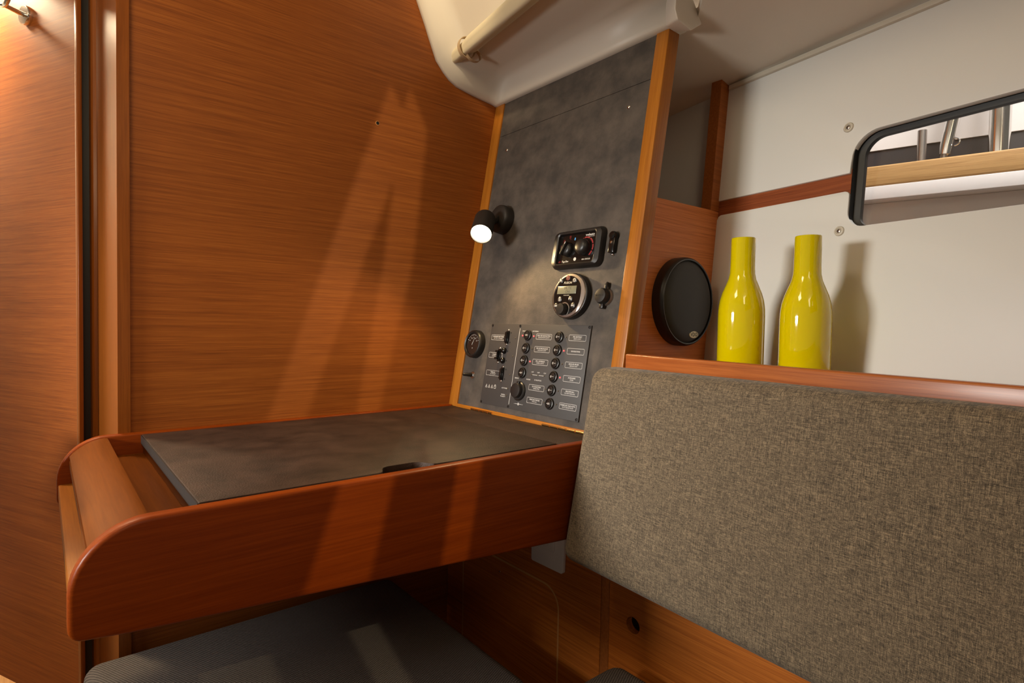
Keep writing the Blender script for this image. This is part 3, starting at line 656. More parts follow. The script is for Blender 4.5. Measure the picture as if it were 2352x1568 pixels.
# ---- heater control panel
hc = empty('heater_control', cmat(0.4195, 0.4052), 'black heater control with two knobs beside the reading lamp', 'control panel')
def loft(bm, loops):
    vs = [[bm.verts.new(p) for p in lp] for lp in loops]; n = len(vs[0])
    for a, b in zip(vs, vs[1:]):
        for k in range(n): bm.faces.new((a[k], a[(k + 1) % n], b[(k + 1) % n], b[k]))
    return vs
def rr3(w_, h_, r, z): return [(x, y, z) for x, y in rrect(w_, h_, r, 6)]
bm = new(); vs = loft(bm, [rr3(0.154, 0.090, 0.016, 0), rr3(0.154, 0.090, 0.016, 0.006), rr3(0.146, 0.082, 0.014, 0.014), rr3(0.122, 0.076, 0.010, 0.0165), rr3(0.116, 0.070, 0.007, 0.0150), rr3(0.114, 0.068, 0.007, 0.0085)]); obj('surround', bm, M['black'], hc, True, 35)
bm = new(); prism(bm, rr3(0.1145, 0.0685, 0.007, 0.002), (0, 0, 0.0066)); face = obj('face', bm, M['black_gloss'], hc, True)
zf = 0.0088
def knob(parent, x, y, r, h, bar, name='knob', n=36):
    bm = new(); lathe(bm, (x, y, zf - 0.001), (0, 0, 1), [(r, 0), (r * 0.98, h * 0.5), (r * 0.86, h * 0.85), (r * 0.5, h)], n)
    k = obj(name, bm, M['black'], parent, True, 50)
    if bar:
        t2 = bmesh.new(); hexa(t2, [Vector(p) for p in ((-r * .98, -r * .26, 0), (r * .98, -r * .26, 0), (r * .98, r * .26, 0), (-r * .98, r * .26, 0), (-r * .95, -r * .16, h * .9), (r * .95, -r * .16, h * .9), (r * .95, r * .16, h * .9), (-r * .95, r * .16, h * .9))])
        bmesh.ops.bevel(t2, geom=t2.edges[:], offset=r * 0.06, segments=2, affect='EDGES')
        t2.transform(Matrix.Translation((x, y, zf + h * 0.5)) @ Matrix.Rotation(math.radians(62), 4, 'Z')); obj('grip', t2, M['black'], k, True, 40)
        bm = new(); dx, dy = math.cos(math.radians(62)), math.sin(math.radians(62))
        q = zf + h * 1.415; a, b = r * 0.55, r * 0.92
        flat(bm, [(x + dx * a - dy * 0.0008, y + dy * a + dx * 0.0008), (x + dx * a + dy * 0.0008, y + dy * a - dx * 0.0008), (x + dx * b + dy * 0.0008, y + dy * b - dx * 0.0008), (x + dx * b - dy * 0.0008, y + dy * b + dx * 0.0008)], q); obj('pointer', bm, M['print'], k, True)
    return k
knob(hc, -0.0290, -0.0005, 0.0165, 0.013, True); knob(hc, 0.0235, -0.0003, 0.0185, 0.020, False)
bm = new()
for a0, a1, w_ in [(128, 108, 0.0022), (102, 62, 0.0030), (56, 20, 0.0034), (14, -18, 0.0034), (-24, -52, 0.0034)]:
    arc_band(bm, 0.0215, 0.0215 + w_, a0, a1, zf, 0.0245, 0.0003, 10)
obj('temperature_scale', bm, M['print_red'], face, True)
for (x, y) in [(-0.0262, 0.0285), (-0.0440, 0.0200), (-0.0515, 0.0080)]:
    bm = new(); strip(bm, x - 0.0022, y - 0.0034, x - 0.0012, y + 0.0034, zf); strip(bm, x + 0.0006, y - 0.0034, x + 0.0016, y + 0.0034, zf); flat(bm, circle(0.0008, x + 0.002, y - 0.006, 8), zf); obj('mode_mark', bm, M['print_red'], face, True)
bm = new(); write(bm, 'Air', 0.006, -0.0505, -0.0285, zf, 0.0001)
obj('model_lettering', bm, M['print_red'], face, True)
bm = new(); write(bm, 'webasto', 0.0078, 0.0350, 0.0288, zf, 0.0002); strip(bm, 0.030, 0.0238, 0.049, 0.0244, zf); obj('brand_lettering', bm, M['print'], face, True)
bm = new(); write(bm, 'Top Evo', 0.0062, -0.0335, -0.0285, zf, 0.0001, 0.2); obj('model_lettering', bm, M['print'], face, True)
bm = new(); write(bm, 'ON / STATUS', 0.0042, 0.0315, -0.0270, zf, 0.0001); obj('status_lettering', bm, M['print'], face, True)
bm = new(); flat(bm, circle(0.0042, -0.0028, -0.0245, 20), zf); obj('round_symbol', bm, M['print'], face, True)
bm = new(); write(bm, 'II', 0.008, -0.0105, 0.0225, zf, 0.0004); strip(bm, -0.0130, 0.0222, -0.0080, 0.0232, zf); obj('blue_print', bm, M['print_blue'], face, True)
# ---- black keyed cover
kc = empty('keyed_plug_cover', cmat(0.5222, 0.4078), 'small narrow gloss black bracket with a screw right of the heater control', 'bracket')
bm = new(); box(bm, (-0.0078, -0.0215, 0), (0.0078, 0.0120, 0.012), 0.0022); lathe(bm, (0, 0.0160, 0), (0, 0, 1), [(0.0098, 0), (0.0098, 0.010), (0.0080, 0.0135), (0.004, 0.0145)], 24); obj('body', bm, M['black_gloss'], kc, True, 40)
bm = new(); lathe(bm, (0, 0.0005, 0.012), (0, 0, 1), [(0.0032, 0), (0.003, 0.0012), (0.0012, 0.0016)], 14); obj('screw', bm, M['steel'], kc, True, 50)
bm = new(); lathe(bm, (0, -0.0235, 0.001), (0, 0, 1), [(0.0030, 0), (0.0026, 0.003), (0.001, 0.004)], 12); obj('stud', bm, M['steel'], kc, True, 50)

# ---- round marine stereo
st = empty('marine_stereo', cmat(0.4225, 0.2948), 'round black and silver marine stereo with a small grey display', 'stereo')
bm = new(); prism(bm, [(x * 1.03, y * 0.985, 0) for x, y in circle(0.0530, n=56)], (0, 0, 0.016), 0.003, 3); obj('housing', bm, M['black'], st, True, 40)
bm = new(); loft(bm, [[(x, y, 0.0150) for x, y in circle(0.0515, n=56)], [(x, y, 0.0185) for x, y in circle(0.0490, n=56)], [(x * .96 - 0.003, y * .98, 0.0188) for x, y in circle(0.0455, n=56)], [(x * .93 - 0.004, y * .98, 0.0165) for x, y in circle(0.0445, n=56)]]); obj('silver_rim', bm, M['satin_steel'], st, True, 40)
bm = new(); prism(bm, [(x * .93 - 0.004, y * .98, 0.012) for x, y in circle(0.0448, n=56)], (0, 0, 0.0055)); fc = obj('face', bm, M['black_gloss'], st, True)
bm = new()
for k in range(17):
    pass
cres = [(0.0500 * math.cos(math.radians(a)), 0.0500 * math.sin(math.radians(a)), 0.0187) for a in range(-52, 53, 8)]
cin = [(0.0395 - 0.010 * abs(math.sin(math.radians(a)) ** 2) + 0.0, 0.0440 * math.sin(math.radians(a)) , 0.0198) for a in range(52, -53, -8)]
vc = [bm.verts.new(p) for p in cres]; vi_ = [bm.verts.new(p) for p in cin[::-1]]
for k in range(len(vc) - 1): bm.faces.new((vc[k], vc[k + 1], vi_[k + 1], vi_[k]))
obj('silver_crescent', bm, M['satin_steel'], st, True, 60)
zs = 0.0177
bm = new(); box(bm, (-0.0365, 0.0035, 0.0172), (0.0225, 0.0215, 0.0186), 0.0006); dp = obj('display', bm, M['lcd'], st, True, 30)
bm = new(); write(bm, 'MUTE', 0.0088, -0.004, 0.0162, 0.0187); write(bm, 'ON', 0.0088, -0.004, 0.0082, 0.0187); obj('display_text', bm, M['print_dark'], dp, True)
bm = new(); write(bm, 'FUSION', 0.0072, -0.0068, 0.0288, zs + 0.0004, 0.0001, 0.2); obj('brand_lettering', bm, M['cream_trim'], fc, True); bm = new(); write(bm, 'RADIO SERIES', 0.003, -0.006, 0.0002, zs + 0.0004); obj('series_lettering', bm, M['cream_trim'], fc, True)
me_b = None
bm = new(); lathe(bm, (0, 0, 0), (0, 0, 1), [(0.0064, 0), (0.0062, 0.001), (0.0045, 0.0018)], 20); me_b = me_of('stereo_button', bm, M['black'])
for name, x, y, icon in [('power', -0.0073, 0.0402, 0), ('mute', -0.0290, 0.0345, 1), ('source', 0.0138, 0.0340, 2), ('menu', -0.0250, -0.0085, 3), ('play', 0.0082, -0.0080, 4), ('previous', -0.0350, -0.0235, 5), ('next', 0.0190, -0.0230, 6)]:
    bt = shared('button', me_b, st, Matrix.Translation((x, y, zs - 0.0004))); bm = new(); zz = 0.0020
    def tri(x0, d): flat(bm, [(x0, -0.0024), (x0 + d * 0.0036, 0), (x0, 0.0024)], zz)
    if icon == 0: ring_flat(bm, circle(0.0056, 0, 0, 20), circle(0.0044, 0, 0, 20), zz); ring_flat(bm, circle(0.0026, 0, 0, 16), circle(0.0016, 0, 0, 16), zz); strip(bm, -0.0005, 0.001, 0.0005, 0.0038, zz)
    elif icon == 1: flat(bm, [(-0.0034, -0.0014), (-0.0012, -0.0014), (0.0016, -0.0038), (0.0016, 0.0038), (-0.0012, 0.0014), (-0.0034, 0.0014)], zz); strip(bm, -0.003, -0.0006, 0.004, 0.0006, zz + 0.0001)
    elif icon == 2: ring_flat(bm, circle(0.0042, 0, 0, 18), circle(0.0028, 0, 0, 18), zz); strip(bm, -0.0006, -0.0006, 0.0042, 0.0006, zz)
    elif icon == 3: ring_flat(bm, rrect(0.0064, 0.0088, 0.0006, 2), rrect(0.0050, 0.0074, 0.0004, 2), zz); [strip(bm, -0.0020, q - 0.0005, 0.0020, q + 0.0005, zz) for q in (-0.0022, 0, 0.0022)]
    elif icon == 4: tri(-0.0046, 1.2); strip(bm, 0.0008, -0.0024, 0.0020, 0.0024, zz); strip(bm, 0.0032, -0.0024, 0.0044, 0.0024, zz)
    elif icon == 5: tri(0.0044, -1); tri(0.0010, -1); strip(bm, -0.0042, -0.0024, -0.0032, 0.0024, zz)
    else: tri(-0.0044, 1); tri(-0.0010, 1); strip(bm, 0.0032, -0.0024, 0.0042, 0.0024, zz)
    obj('button_icon', bm, M['print_red'] if icon == 0 else M['print'], bt, True)
bm = new(); arc_band(bm, 0.0145, 0.0172, -60, 120, zs + 0.0006, -0.0075, -0.0325, 20); obj('knob_ring', bm, M['satin_steel'], st, True)
bm = new(); lathe(bm, (-0.0095, -0.0325, 0.0165), (0, 0, 1), [(0.0135, 0), (0.0132, 0.0105), (0.0118, 0.0130), (0.006, 0.0136)], 36); obj('volume_knob', bm, M['black'], st, True, 40)

# ---- 12 V socket with rubber cap
sk = empty('capped_socket', cmat(0.5185, 0.2920), 'small round socket with black rubber cap right of the stereo', 'socket')
bm = new(); lathe(bm, (0, 0, 0), (0, 0, 1), [(0.0195, 0), (0.0195, 0.003), (0.0175, 0.0060), (0.0150, 0.0060)], 36); obj('flange', bm, M['satin_steel'], sk, True, 40)
bm = new(); lathe(bm, (0, 0.000, 0.005), (0, 0, 1), [(0.0168, 0), (0.0170, 0.010), (0.0150, 0.0135), (0.0145, 0.0155), (0.008, 0.0165)], 36); cp = obj('rubber_cap', bm, M['black'], sk, True, 40)
bm = new(); tube(bm, [(0.0045, 0.0150, 0.010), (0.0050, 0.0240, 0.0105), (0.0052, 0.0285, 0.0075), (0.0054, 0.0285, 0.0030), (0.0054, 0.0200, 0.0010)], 0.0034, 10); obj('strap', bm, M['black'], cp, True, 40)
bm = new(); box(bm, (-0.006, -0.0260, 0.004), (0.004, -0.0150, 0.0120), 0.0015); obj('pull_tab', bm, M['black'], cp, True, 40)
bm = new(); write(bm, 'MARINCO', 0.0048, 0, 0, 0.0216, 0.0001); obj('cap_lettering', bm, M['dark_hole'], cp, True)

# ---- reading lamp
lamp = empty('reading_lamp', cmat(0.1235, 0.5098), 'lit black swivel reading lamp at the left of the instrument board', 'lamp')
bm = new(); lathe(bm, (0, 0, 0), (0, 0, 1), [(0.0375, 0), (0.0375, 0.020), (0.0360, 0.0255), (0.0320, 0.0285), (0.010, 0.0290)], 48); obj('base', bm, M['black_matt'], lamp, True, 40)
hp = P(3.795, 5.165, 1.065); ax_w = Vector((-0.56, -0.52, -0.66)).normalized()
iM = CM.inverted() @ Matrix.Identity(4)
LM = cmat(0.1235, 0.5098).inverted()
hpl = LM @ hp; axl = (LM.to_3x3() @ ax_w).normalized()
bm = new(); tube(bm, [(0, 0, 0.026), (hpl.x * 0.5, hpl.y * 0.5 - 0.004, (hpl.z + 0.026) * 0.5), hpl], 0.009, 14); obj('swivel_arm', bm, M['black_matt'], lamp, True, 40)
bm = new(); lathe(bm, hpl, axl, [(0.004, -0.0445), (0.0200, -0.0440), (0.0255, -0.0400), (0.0272, -0.0340), (0.0278, 0.0370), (0.0265, 0.0370), (0.0255, 0.0290), (0.0240, 0.0), (0.005, -0.002)], 40); obj('head', bm, M['black_matt'], lamp, True, 40)
bm = new(); lathe(bm, hpl, axl, [(0.0258, 0.0315), (0.0252, 0.0332), (0.014, 0.0348), (0.002, 0.0352)], 36); obj('lamp_lens', bm, M['lamp_glow'], lamp, True, 60)
spot('reading_lamp_light', hp + ax_w * 0.041, hp + ax_w * 0.041 + Vector((-0.52, -0.50, -0.70)), 6.0, (1.0, 0.68, 0.32), 148, 0.45, 0.012)

# ================================================================== LOUDSPEAKER
sp = empty('loudspeaker', Matrix.Translation(P(4.84, YP, 0.235)), 'round black loudspeaker with mesh grille on the teak niche panel', 'loudspeaker')
R0 = 0.43 * S
bm = new(); lathe(bm, P(4.84, YP, 0.235), (0, -1, 0), [(R0, 0), (R0, 0.018), (R0 * 0.985, 0.0245), (R0 * 0.955, 0.0275), (R0 * 0.93, 0.0268), (R0 * 0.925, 0.0225)], 64, True, False); obj('rim', bm, M['black'], sp, smooth=40)
bm = new(); lathe(bm, P(4.84, YP, 0.235), (0, -1, 0), [(R0 * 0.93, 0.0215), (R0 * 0.86, 0.0270), (R0 * 0.7, 0.0295), (R0 * 0.4, 0.0315), (R0 * 0.05, 0.0325)], 64); obj('grille', bm, M['grille'], sp, smooth=60)
bm = new(); prism(bm, [P(4.92, YP, -0.083) + Vector((0.0175 * math.cos(a), -0.0275, 0.0078 * math.sin(a))) for a in [2 * math.pi * k / 32 for k in range(32)]], (0, -0.0022, 0), 0.0006); bd = obj('badge', bm, M['ivory'], sp, smooth=40)
bm = new(); write(bm, 'VDO', 0.0125, 0, 0, 0, 0.0002); bm.transform(Matrix.Translation(P(4.92, YP, -0.083) + Vector((0, -0.0301, 0))) @ Matrix.Rotation(math.pi / 2, 4, 'X')); obj('badge_letters', bm, M['print_dark'], bd)

# ================================================================== SHELF WITH FIDDLE, BOTTLES
FA = Vector((3.922, 3.23)); FD = Vector((-0.156, -0.988))
def fid(t, off, z): # off outboard
    return P(FA.x + FD.x * t + 0.988 * off, FA.y + FD.y * t - 0.156 * off, z)
shelf = empty('hull_shelf', Matrix.Translation(fid(1.5, 0.5, -0.42)), 'teak shelf with a raised front rail above the backrest', 'shelf')
TL = 4.6
bm = hexa_b([fid(0, -0.0, -0.50), fid(TL, 0, -0.50), fid(TL, 0.07, -0.50), fid(0, 0.07, -0.50), fid(0, 0, -0.25), fid(TL, 0, -0.25), fid(TL, 0.07, -0.25), fid(0, 0.07, -0.25)], 0.0038, 3); obj('fiddle_rail', bm, M['fiddle'], shelf, smooth=40)
bm = new(); prism(bm, [fid(-0.08, 0.072, -0.365), fid(TL, 0.072, -0.365), hull(4.4, -0.365, -0.004), hull(0.02, -0.365, -0.004)], (0, 0, -0.06 * S)); obj('shelf_board', bm, M['fiddle'], shelf)
def bottle(x, y, zt, label):
    H = zt + 0.362; r = 0.188
    prof = [(0.165, 0.004), (0.183, 0.012), (0.187, 0.04), (0.187, H - 0.66), (0.185, H - 0.60), (0.176, H - 0.53), (0.158, H - 0.465), (0.130, H - 0.395), (0.112, H - 0.350), (0.101, H - 0.300), (0.098, H - 0.24), (0.0965, H - 0.02), (0.0955, H - 0.003), (0.0925, H), (0.089, H - 0.004), (0.088, H - 0.3), (0.001, H - 0.34)]
    bm = new(); lathe(bm, P(x, y, -0.364), (0, 0, 1), [(a * S, b * S) for a, b in prof], 64)
    tag(obj('yellow_bottle', bm, M['yellow'], smooth=35), label, 'bottle', 'yellow glass bottles on the shelf')
bottle(4.598, 2.540, 0.752, 'yellow glass bottle nearer the loudspeaker on the shelf')
bottle(4.650, 2.030, 0.722, 'yellow glass bottle nearer the window on the shelf')

# ================================================================== CHART TABLE
ct = empty('chart_table', Matrix.Translation(P(2.0, 4.5, -1.6)), 'lacquered wood chart table with rounded end and dark hinged lid', 'chart table')
def outline(x1):
    o_ = [(x1, -0.985), (0.41, -0.985)] + [(0.41 + 0.33 * math.cos(math.radians(a)), -1.315 + 0.33 * math.sin(math.radians(a))) for a in range(98, 181, 8)] + [(0.08, -1.42)] + [(0.145 + 0.065 * math.cos(math.radians(a)), -1.455 + 0.065 * math.sin(math.radians(a))) for a in range(180, 266, 14)]
    return o_ + [(0.321, -1.541), (x1, -1.541 - 0.0745 * (x1 - 0.321))]
bm = new(); prism(bm, [P(x, 3.268, z) for x, z in outline(3.78)], (0, 0.105 * S, 0), 0.0055, 3); obj('front_panel', bm, M['lacquer_panel'], ct, smooth=40)
bm = new(); prism(bm, [P(x, 5.705, z) for x, z in outline(3.78)], (0, 0.090 * S, 0), 0.0045, 3); obj('back_panel', bm, M['lacquer_panel'], ct, smooth=40)
# curved tambour-like end cover between the two panels
arc = [(0.41, -1.003)] + [(0.41 + 0.315 * math.cos(math.radians(a)), -1.315 + 0.315 * math.sin(math.radians(a))) for a in range(94, 146, 6)]
arc_in = [(0.41 + 0.27 * math.cos(math.radians(a)), -1.315 + 0.27 * math.sin(math.radians(a))) for a in range(144, 93, -6)] + [(0.41, -1.045)]
bm = new(); prism(bm, [P(x, 3.375, z) for x, z in arc + arc_in], (0, 2.33 * S, 0), 0.0); obj('curved_end_cover', bm, M['lacquer_y'], ct, smooth=35)
bm = new(); box(bm, P(0.090, 3.375, -1.449), P(0.40, 5.704, -1.335), 0.003); obj('end_board', bm, wood('pale_lacquered_board', rgb(132, 74, 22), rgb(144, 84, 27), rgb(156, 94, 33), 'Y', 0.38, 0.3, 0.0, spec=0.15), ct, smooth=40)
bm = new(); box(bm, P(0.16, 3.376, -1.20), P(0.80, 5.704, -1.157)); obj('tray_floor', bm, M['lacquer_y'], ct)
bm = new(); box(bm, P(0.12, 3.376, -1.50), P(0.70, 5.704, -1.451)); obj('tray_bottom', bm, M['lacquer_y'], ct)
bm = new(); box(bm, P(0.655, 3.40, -1.157), P(0.70, 5.69, -1.075), 0.001); obj('tray_step', bm, M['lacquer_y'], ct)
bm = new(); box(bm, P(0.70, 3.376, -1.50), P(3.78, 5.704, -1.16)); obj('carcass', bm, M['lacquer_x'], ct)
# hinged lid with finger notch
zl = -0.997
lid_out = [(0.648, 3.425)] + [(1.70, 3.425)] + [(1.725 + 0.0, 3.432), (1.745, 3.455), (1.765, 3.50), (1.79, 3.535), (1.83, 3.552)] + [(2.02, 3.552), (2.06, 3.535), (2.085, 3.50), (2.105, 3.455), (2.125, 3.432), (2.15, 3.425)] + [(3.312, 3.425), (3.312, 5.70), (0.648, 5.70)]
bm = new(); prism(bm, [P(x, y, zl - 0.075) for x, y in lid_out], (0, 0, 0.075 * S), 0.0016); obj('lid', bm, M['lid'], ct, smooth=30)
bm = new(); box(bm, P(0.640, 3.427, -1.072), P(0.6475, 5.698, zl - 0.006)); obj('lid_edge_band', bm, M['lid_edge'], ct)
bm = new(); box(bm, P(0.75, 3.374, -1.16), P(3.30, 3.60, -1.11)); obj('lid_rebate', bm, M['dark_hole'], ct)
bm = new(); box(bm, P(3.319, 3.374, -1.07), P(3.800, 5.704, zl), 0.0004); obj('fixed_top', bm, M['lid'], ct)
bm = new(); box(bm, P(3.311, 3.43, -1.07), P(3.32, 5.70, zl - 0.004)); obj('lid_joint', bm, M['groove'], ct)
for y0, y1 in ((4.92, 5.32), (3.55, 4.12)):
    hg = None
    for k in range(5):
        a = y0 + (y1 - y0) * k / 5; b = y0 + (y1 - y0) * (k + 1) / 5 - 0.008
        bm = new(); tube(bm, [P(3.775, a, zl + 0.012), P(3.775, b, zl + 0.012)], 0.0026, 10)
        if hg is None: hg = obj('brass_hinge', bm, M['brass'], ct, smooth=40)
        else: obj('knuckle', bm, M['brass'], hg, smooth=40)

# ================================================================== ADDED TABLE (unseen left of the frame, put in to block low light)
tb = empty('blocker_table', Matrix.Translation(P(-1.3, 4.2, -4.13)), 'added unseen table that blocks low light from under the chart table', 'table')
bm = new(); box(bm, P(-2.1, 4.05, -0.95), P(-0.62, 6.4, -0.83), 0.004); obj('blocker_top', bm, M['lacquer_y'], tb, smooth=40)
for yy in (4.4, 5.8):
    bm = new(); box(bm, P(-1.55, yy, -4.13), P(-1.15, yy + 0.2, -0.952), 0.004); obj('leg', bm, M['lacquer_z'], tb, smooth=40)

# ================================================================== BACKREST, SEATS, LOCKER
def bx(y, top): return (3.46 + 0.158 * (y - 3.2)) if top else (3.15 + 0.055 * (y - 3.2))
ya, yb = 3.22, -0.9
bm = hexa_b([P(bx(ya, 0), ya, -1.86), P(bx(yb, 0), yb, -1.86), P(bx(yb, 0) + 0.6, yb, -1.90), P(bx(ya, 0) + 0.58, ya, -1.90), P(bx(ya, 1), ya, -0.355), P(bx(yb, 1), yb, -0.30), P(bx(yb, 1) + 0.33, yb, -0.31), P(bx(ya, 1) + 0.33, ya, -0.345)], 0.024, 6)
tag(obj('backrest_cushion', bm, M['backrest'], smooth=50), 'heathered grey brown backrest cushion leaning under the shelf', 'cushion')

sc_ = empty('settee', Matrix.Translation(P(2.6, 1.5, -4.13)), 'settee with a dark grey weave cushion below the backrest', 'settee')
bm = hexa_b([P(1.4, 2.98, -3.2), P(1.4, -0.6, -3.2), P(3.60, -0.6, -3.2), P(3.60, 2.98, -3.2), P(1.4, 2.98, -2.69), P(1.4, -0.6, -2.69), P(3.60, -0.6, -2.69), P(3.60, 2.98, -2.69)], 0.034, 6)
obj('cushion', bm, M['seat'], sc_, smooth=50)
bs = empty('navigation_bench', Matrix.Translation(P(1.6, 4.4, -4.13)), 'bench with grey basket weave cushion under the chart table', 'bench')
bm = hexa_b([P(0.22, 3.30, -3.35), P(3.0, 3.30, -3.35), P(3.0, 5.72, -3.35), P(0.22, 5.72, -3.35), P(0.24, 3.30, -2.82), P(2.98, 3.30, -2.82), P(2.98, 5.70, -2.82), P(0.24, 5.70, -2.82)], 0.026, 6)
obj('cushion', bm, M['seat'], bs, smooth=50)
bm = new(); box(bm, P(0.30, 3.34, -4.13), P(3.02, 5.74, -3.352), 0.003); obj('seat_box', bm, M['veneer_x'], bs)
bm = new(); box(bm, P(1.5, -0.6, -4.13), P(3.70, 2.94, -3.202), 0.003); obj('base', bm, M['veneer_x'], sc_)

lk = empty('settee_locker', Matrix.Translation(P(3.85, 3.0, -4.13)), 'teak locker front below the backrest with round finger hole', 'locker')
bm = new(); box(bm, P(3.80, 3.335, -4.13), P(3.90, 5.79, -1.80), 0.001); obj('forward_panel', bm, M['veneer_y'], lk)
bm = new(); box(bm, P(3.80, 3.235, -4.13), P(3.89, 3.33, -0.6), 0.001); obj('upright', bm, M['veneer_z'], lk)
# aft panel with a real round finger hole
bm = new(); hy, hz, hr = 2.973, -2.505, 0.069
ysq, zsq = (2.80, 3.15), (-2.66, -2.35)
ring = [(hy + hr * math.cos(2 * math.pi * k / 32), hz + hr * math.sin(2 * math.pi * k / 32)) for k in range(32)]
def sqp(k):
    a = 2 * math.pi * k / 32; c_, s_ = math.cos(a), math.sin(a); q = 1 / max(abs(c_) / 0.155, abs(s_) / 0.155); return (hy + c_ * q, hz + s_ * q)
for xx in (3.80, 3.87):
    o_ = [bm.verts.new(P(xx, *sqp(k))) for k in range(32)]; i_ = [bm.verts.new(P(xx, *ring[k])) for k in range(32)]
    for k in range(32): bm.faces.new((o_[k], o_[(k + 1) % 32], i_[(k + 1) % 32], i_[k]))
    if xx == 3.80: i0 = i_
    else:
        for k in range(32): bm.faces.new((i0[k], i0[(k + 1) % 32], i_[(k + 1) % 32], i_[k]))
    A, B, C_, D_ = hy - 0.155, hy + 0.155, hz - 0.155, hz + 0.155
    for (y0, y1, z0, z1) in ((-2.0, A, -4.13, -0.6), (B, 3.230, -4.13, -0.6), (A, B, -4.13, C_), (A, B, D_, -0.6)):
        bm.faces.new([bm.verts.new(P(xx, *q)) for q in ((y0, z0), (y1, z0), (y1, z1), (y0, z1))])
bmesh.ops.remove_doubles(bm, verts=bm.verts, dist=1e-6)
obj('aft_panel', bm, M['veneer_y'], lk)
bm = new(); box(bm, P(3.95, 2.7, -2.8), P(3.97, 3.22, -2.2)); obj('hole_backing', bm, M['dark_hole'], lk)
# access hatch outline on the forward panel
def hatch(d):
    c_ = []
    y0, y1, z0, z1, r = 3.86 - d, 5.45 + d, -3.9 - d, -2.545 + d, 0.20 + d
    for cy_, cz_, a0 in ((y0 + r, z1 - r, 90), (y0 + r, z0 + r, 180), (y1 - r, z0 + r, 270), (y1 - r, z1 - r, 0)):
        for k in range(9): a = math.radians(a0 + 90 * k / 8); c_.append((cy_ + r * math.cos(a), cz_ + r * math.sin(a)))
    return c_
bm = new(); o1, i1 = hatch(0.012), hatch(-0.008)
a_ = [bm.verts.new(P(3.797, *p)) for p in o1]; b_ = [bm.verts.new(P(3.797, *p)) for p in i1]
for k in range(len(a_)): bm.faces.new((a_[k], a_[(k + 1) % len(a_)], b_[(k + 1) % len(a_)], b_[k]))
obj('hatch_edge', bm, M['groove'], lk)
bm = new(); lathe(bm, P(3.80, 4.77, -2.679), (-1, 0, 0), [(0.0026, 0), (0.0022, 0.0012), (0.001, 0.0016)], 12); obj('screw', bm, M['steel'], lk, smooth=50)
# white socket plate
so = empty('white_socket', Matrix.Translation(P(3.80, 3.98, -2.35)), 'white plastic socket plate on the locker under the chart table', 'socket')
bm = new(); prism(bm, [P(3.798, y, z) for y, z in ((4.227, -2.345), (4.21, -2.36), (3.80, -2.355), (3.775, -2.335), (3.765, -2.02), (3.79, -2.0), (4.21, -2.0), (4.227, -2.02))], (-0.008, 0, 0), 0.0018); obj('plate', bm, M['white_plastic'], so, smooth=40)
bm = new(); prism(bm, [P(3.766, y, z) for y, z in ((4.15, -2.17), (4.14, -2.19), (3.90, -2.18), (3.885, -2.165), (3.885, -2.0), (4.15, -2.0))], (-0.005, 0, 0), 0.0015); obj('insert', bm, M['white_plastic'], so, smooth=40)
bm = new(); lathe(bm, P(3.745, 4.03, -2.06), (-1, 0, 0), [(0.0215, 0), (0.0205, 0.0015), (0.019, -0.004), (0.004, -0.005)], 32, False, True); obj('socket_well', bm, M['white_plastic'], so, smooth=40)

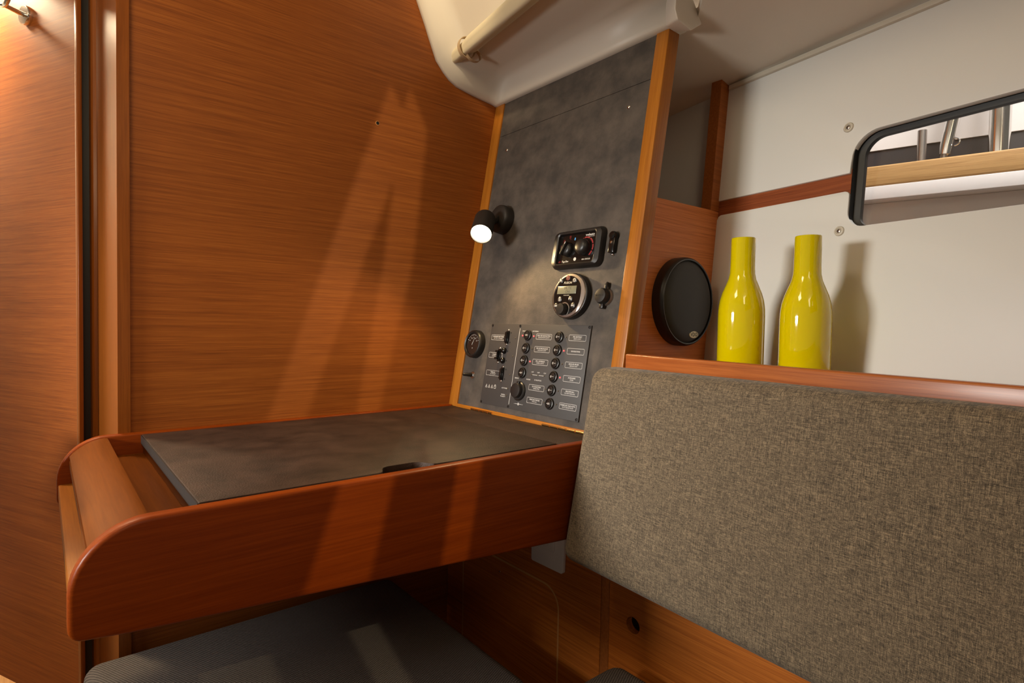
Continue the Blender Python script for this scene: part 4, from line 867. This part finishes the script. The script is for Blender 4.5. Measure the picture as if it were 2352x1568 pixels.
# ================================================================== ROLLED BLIND, COAT HOOK
rb = empty('rolled_blind', Matrix.Translation(P(3.70, 5.4, 3.06)), 'cream canvas blind rolled up and tied along the coachroof side', 'blind')
ra, rd = Vector((3.745, 5.69, 3.072)), Vector((-0.129, -0.992, 0.0))
def rod(t): q = ra + rd * t; return P(q.x, q.y, q.z)
bm = new(); prof = []
for k in range(20):
    a = 2 * math.pi * k / 20; r = 0.098 + (0.026 if k in (13, 14) else 0)
    prof.append((r * math.cos(a), r * 0.9 * math.sin(a)))
va = [[bm.verts.new(rod(t) + Vector((x * S * f, 0, z * S * f))) for x, z in prof] for t, f in ((0.0, 0.72), (0.04, 0.8), (0.16, 0.86), (0.28, 0.8), (0.42, 0.98), (1.2, 1.02), (4.5, 1.05))]
for r0, r1 in zip(va, va[1:]):
    for k in range(20): bm.faces.new((r0[k], r0[(k + 1) % 20], r1[(k + 1) % 20], r1[k]))
bm.faces.new(va[0][::-1]); bm.faces.new(va[-1])
obj('canvas_roll', bm, M['canvas'], rb, smooth=60)
def band(t0, t1, sx, sz, dx, dz, name='tie_strap'):
    bm = new(); n = 28; rows = []
    for t, f in ((t0, 1.0), (t0, 1.08), (t1, 1.08), (t1, 1.0)):
        rows.append([bm.verts.new(rod(t) + Vector(((dx + sx * f * math.cos(2 * math.pi * k / n)) * S, 0, (dz + sz * f * math.sin(2 * math.pi * k / n)) * S))) for k in range(n)])
    for a, b in zip(rows, rows[1:] + rows[:1]):
        for k in range(n): bm.faces.new((a[k], a[(k + 1) % n], b[(k + 1) % n], b[k]))
    obj(name, bm, M['elastic'], rb, smooth=50)
band(0.25, 0.30, 0.106, 0.108, 0.0, 0.0); band(0.29, 0.34, 0.090, 0.062, 0.075, -0.075)

hk = empty('coat_hook', Matrix.Translation(P(-0.079, 7.164, 2.797)), 'chrome double coat hook on the door in the top corner', 'hook')
hc0 = P(-0.079, 7.164, 2.797); nd = DN
bm = new(); lathe(bm, hc0, nd, [(0.0200, 0), (0.0200, 0.0085), (0.0192, 0.0098), (0.0170, 0.0100)], 36); obj('rose', bm, M['steel'], hk, smooth=40)
bm = new(); q = hc0 + nd * 0.01; tube(bm, [q, q + nd * 0.034 + Vector((0, 0, 0.003))], [0.0050, 0.0042], 16); obj('stem', bm, M['steel'], hk, smooth=50)
q = hc0 + nd * 0.042 + Vector((0, 0, 0.0035))
for sgn in (-1, 1):
    pts = [q + DX * sgn * 0.026 * math.sin(math.radians(a)) * 1.0 + Vector((0, 0, 0.020 * (1 - math.cos(math.radians(a))))) + nd * 0.004 * math.sin(math.radians(a)) for a in range(0, 96, 12)]
    bm = new(); tube(bm, pts, [0.0046] * (len(pts) - 1) + [0.0040], 14); obj('prong', bm, M['steel'], hk, smooth=50)
